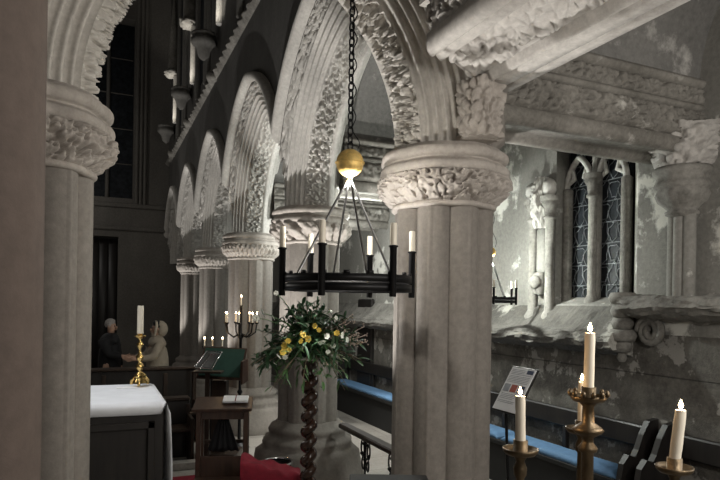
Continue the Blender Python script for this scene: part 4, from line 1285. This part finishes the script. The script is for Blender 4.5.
    for p in m.v: p.z = max(p.z, L0.z + .001)
    build('shoes', m, M['coat_dark'], t)
    if hood:
        m = MB(); m.ball(L0 + q(0, -.035, 1.615), .128*k, 24, 16, (1, 1, 1.12), lambda d: 1 if d.dot(f) < .35 else .72); build('hood', m, coat, t)
        m = MB(); pts = [L0 + q(.105*cos(a), .055 - .02*sin(a), 1.615 + .125*sin(a)) for a in [2*PI*i/28 for i in range(28)]]
        m.tube(pts, [.022*k*(1 + .25*noise.noise(Vector((i*1.7, 0, 0)))) for i in range(28)], 10, closed=True); build('fur_trim', m, M['fur'], t)
mp_ = pix(110, 330, 11.0); wp_ = pix(158, 330, 10.7)
person((mp_.x, mp_.y, 0), (.75, -.45), 1.85, 'person in a dark coat standing behind the altar, facing the one in cream', M['coat_dark'], M['hair_grey'], False, (False, True))
person((wp_.x, wp_.y, 0), (-.93, -.12), 1.84, 'person in a long cream hooded coat reaching out a hand', M['coat_cream'], M['coat_dark'], True, (True, True))

# ------------------------------------------------------------------ lights
def point(name, p, w, col=(1, .9, .78), r=.03):
    l = bpy.data.lights.new(name, 'POINT'); l.energy = w; l.color = col; l.shadow_soft_size = r
    o = bpy.data.objects.new(name, l); COL.objects.link(o); o.location = p; return o
def spot(name, p, to, w, ang=70, col=(1, .93, .82), r=.05, blend=.6):
    l = bpy.data.lights.new(name, 'SPOT'); l.energy = w; l.color = col; l.spot_size = math.radians(ang); l.spot_blend = blend; l.shadow_soft_size = r
    o = bpy.data.objects.new(name, l); COL.objects.link(o); o.location = p
    o.rotation_euler = (Vector(to) - Vector(p)).to_track_quat('-Z', 'Y').to_euler(); return o
for k, (p, w, r) in enumerate(LIGHTS): point('candle_light', p, w, (1, .62, .30), r)
cp = list(CH_POS.values())
point('chandelier_light', cp[0], 30, (1, .95, .86), .03)
point('aisle_chandelier_light', cp[1], 75, (.95, 1, .93), .03)
# unseen lamps: presumed other chandeliers, plus fill added to brighten single places
point('choir_fill', (-.6, 5.6, 3.0), 10, (1, .96, .90), .15)  # added fill from the left, hidden behind the left pillar
point('east_light', (1.2, -2.0, 3.3), 78, (1, .93, .85), .4)
point('lintel_bay_fill', (2.1, .5, 2.9), 75, (1, .96, .90), .2)  # added to brighten the information sheet, no fixture here
spot('aisle_floor_fill', (3.3, 8.7, 3.5), (3.5, 8.7, 0), 260, 60, (1, .97, .9), .1)  # added downward beam that brightens the aisle floor
point('lady_chapel_aisle_light', (3.9, 1.0, 3.0), 65, (1, .96, .90), .25)
point('window_bay_light', (3.3, 7.6, 3.3), 60, (.95, 1, .95), .1)
point('far_bay_light', (3.7, 9.6, 3.2), 55, (.97, 1, .96), .1)
for y in (9.0, 13.5): point('nave_light', (-1.2, y, 3.6), 18, (1, .95, .88), .15)
# floor uplighters on the nave side of every arcade pillar
UPL = [((1.25, 5.25, .3), 480), ((1.12, 6.25, .3), 520), ((1.25, 10.3, .2), 330), ((1.28, 13.5, .2), 330), ((1.28, 16.7, .2), 330)]
for (x, y), (p, w) in zip(P, UPL):
    spot('pillar_uplighter', p, (x - .30, y, 3.9), w, 48, (1, .965, .92), .035, .5)
point('west_fill', (-2.5, 17.0, 5.5), 70, (1, .95, .88), .3)  # added fill that lifts the dark west end
spot('altar_fill', (-.4, 5.2, 6.2), (-.4, 5.7, 1.4), 330, 34, (.96, .98, 1), .1)  # added from above to whiten the altar cloth, no lamp hangs there
# spotlights on the nave wall-head
for y in (11.4, 14.75, 18.2): spot('wall_spot', (xf - .45, y - .5, 6.75), (xf - .05, y, 8.9), 70, 50)

w = bpy.data.worlds.new('World'); sc.world = w; w.use_nodes = True
w.node_tree.nodes['Background'].inputs[0].default_value = (.05, .055, .06, 1); w.node_tree.nodes['Background'].inputs[1].default_value = .3

# ------------------------------------------------------------------ camera
cam = bpy.data.cameras.new('Camera'); cam.sensor_width = 36; cam.lens = 30; cam.shift_y = 64/720; cam.clip_end = 100; cam.clip_start = .05
co = bpy.data.objects.new('Camera', cam); COL.objects.link(co); sc.camera = co
c, s = cos(ROLL), sin(ROLL)
up2 = UP*c - RT*s; rt2 = RT*c + UP*s; bk_ = -FW
co.matrix_world = Matrix(((rt2.x, up2.x, bk_.x, 0), (rt2.y, up2.y, bk_.y, 0), (rt2.z, up2.z, bk_.z, EYE), (0, 0, 0, 1)))
sc.view_settings.view_transform = 'Standard'; sc.view_settings.look = 'None'; sc.view_settings.gamma = 1
sc.view_settings.use_curve_mapping = False; sc.view_settings.exposure = .45
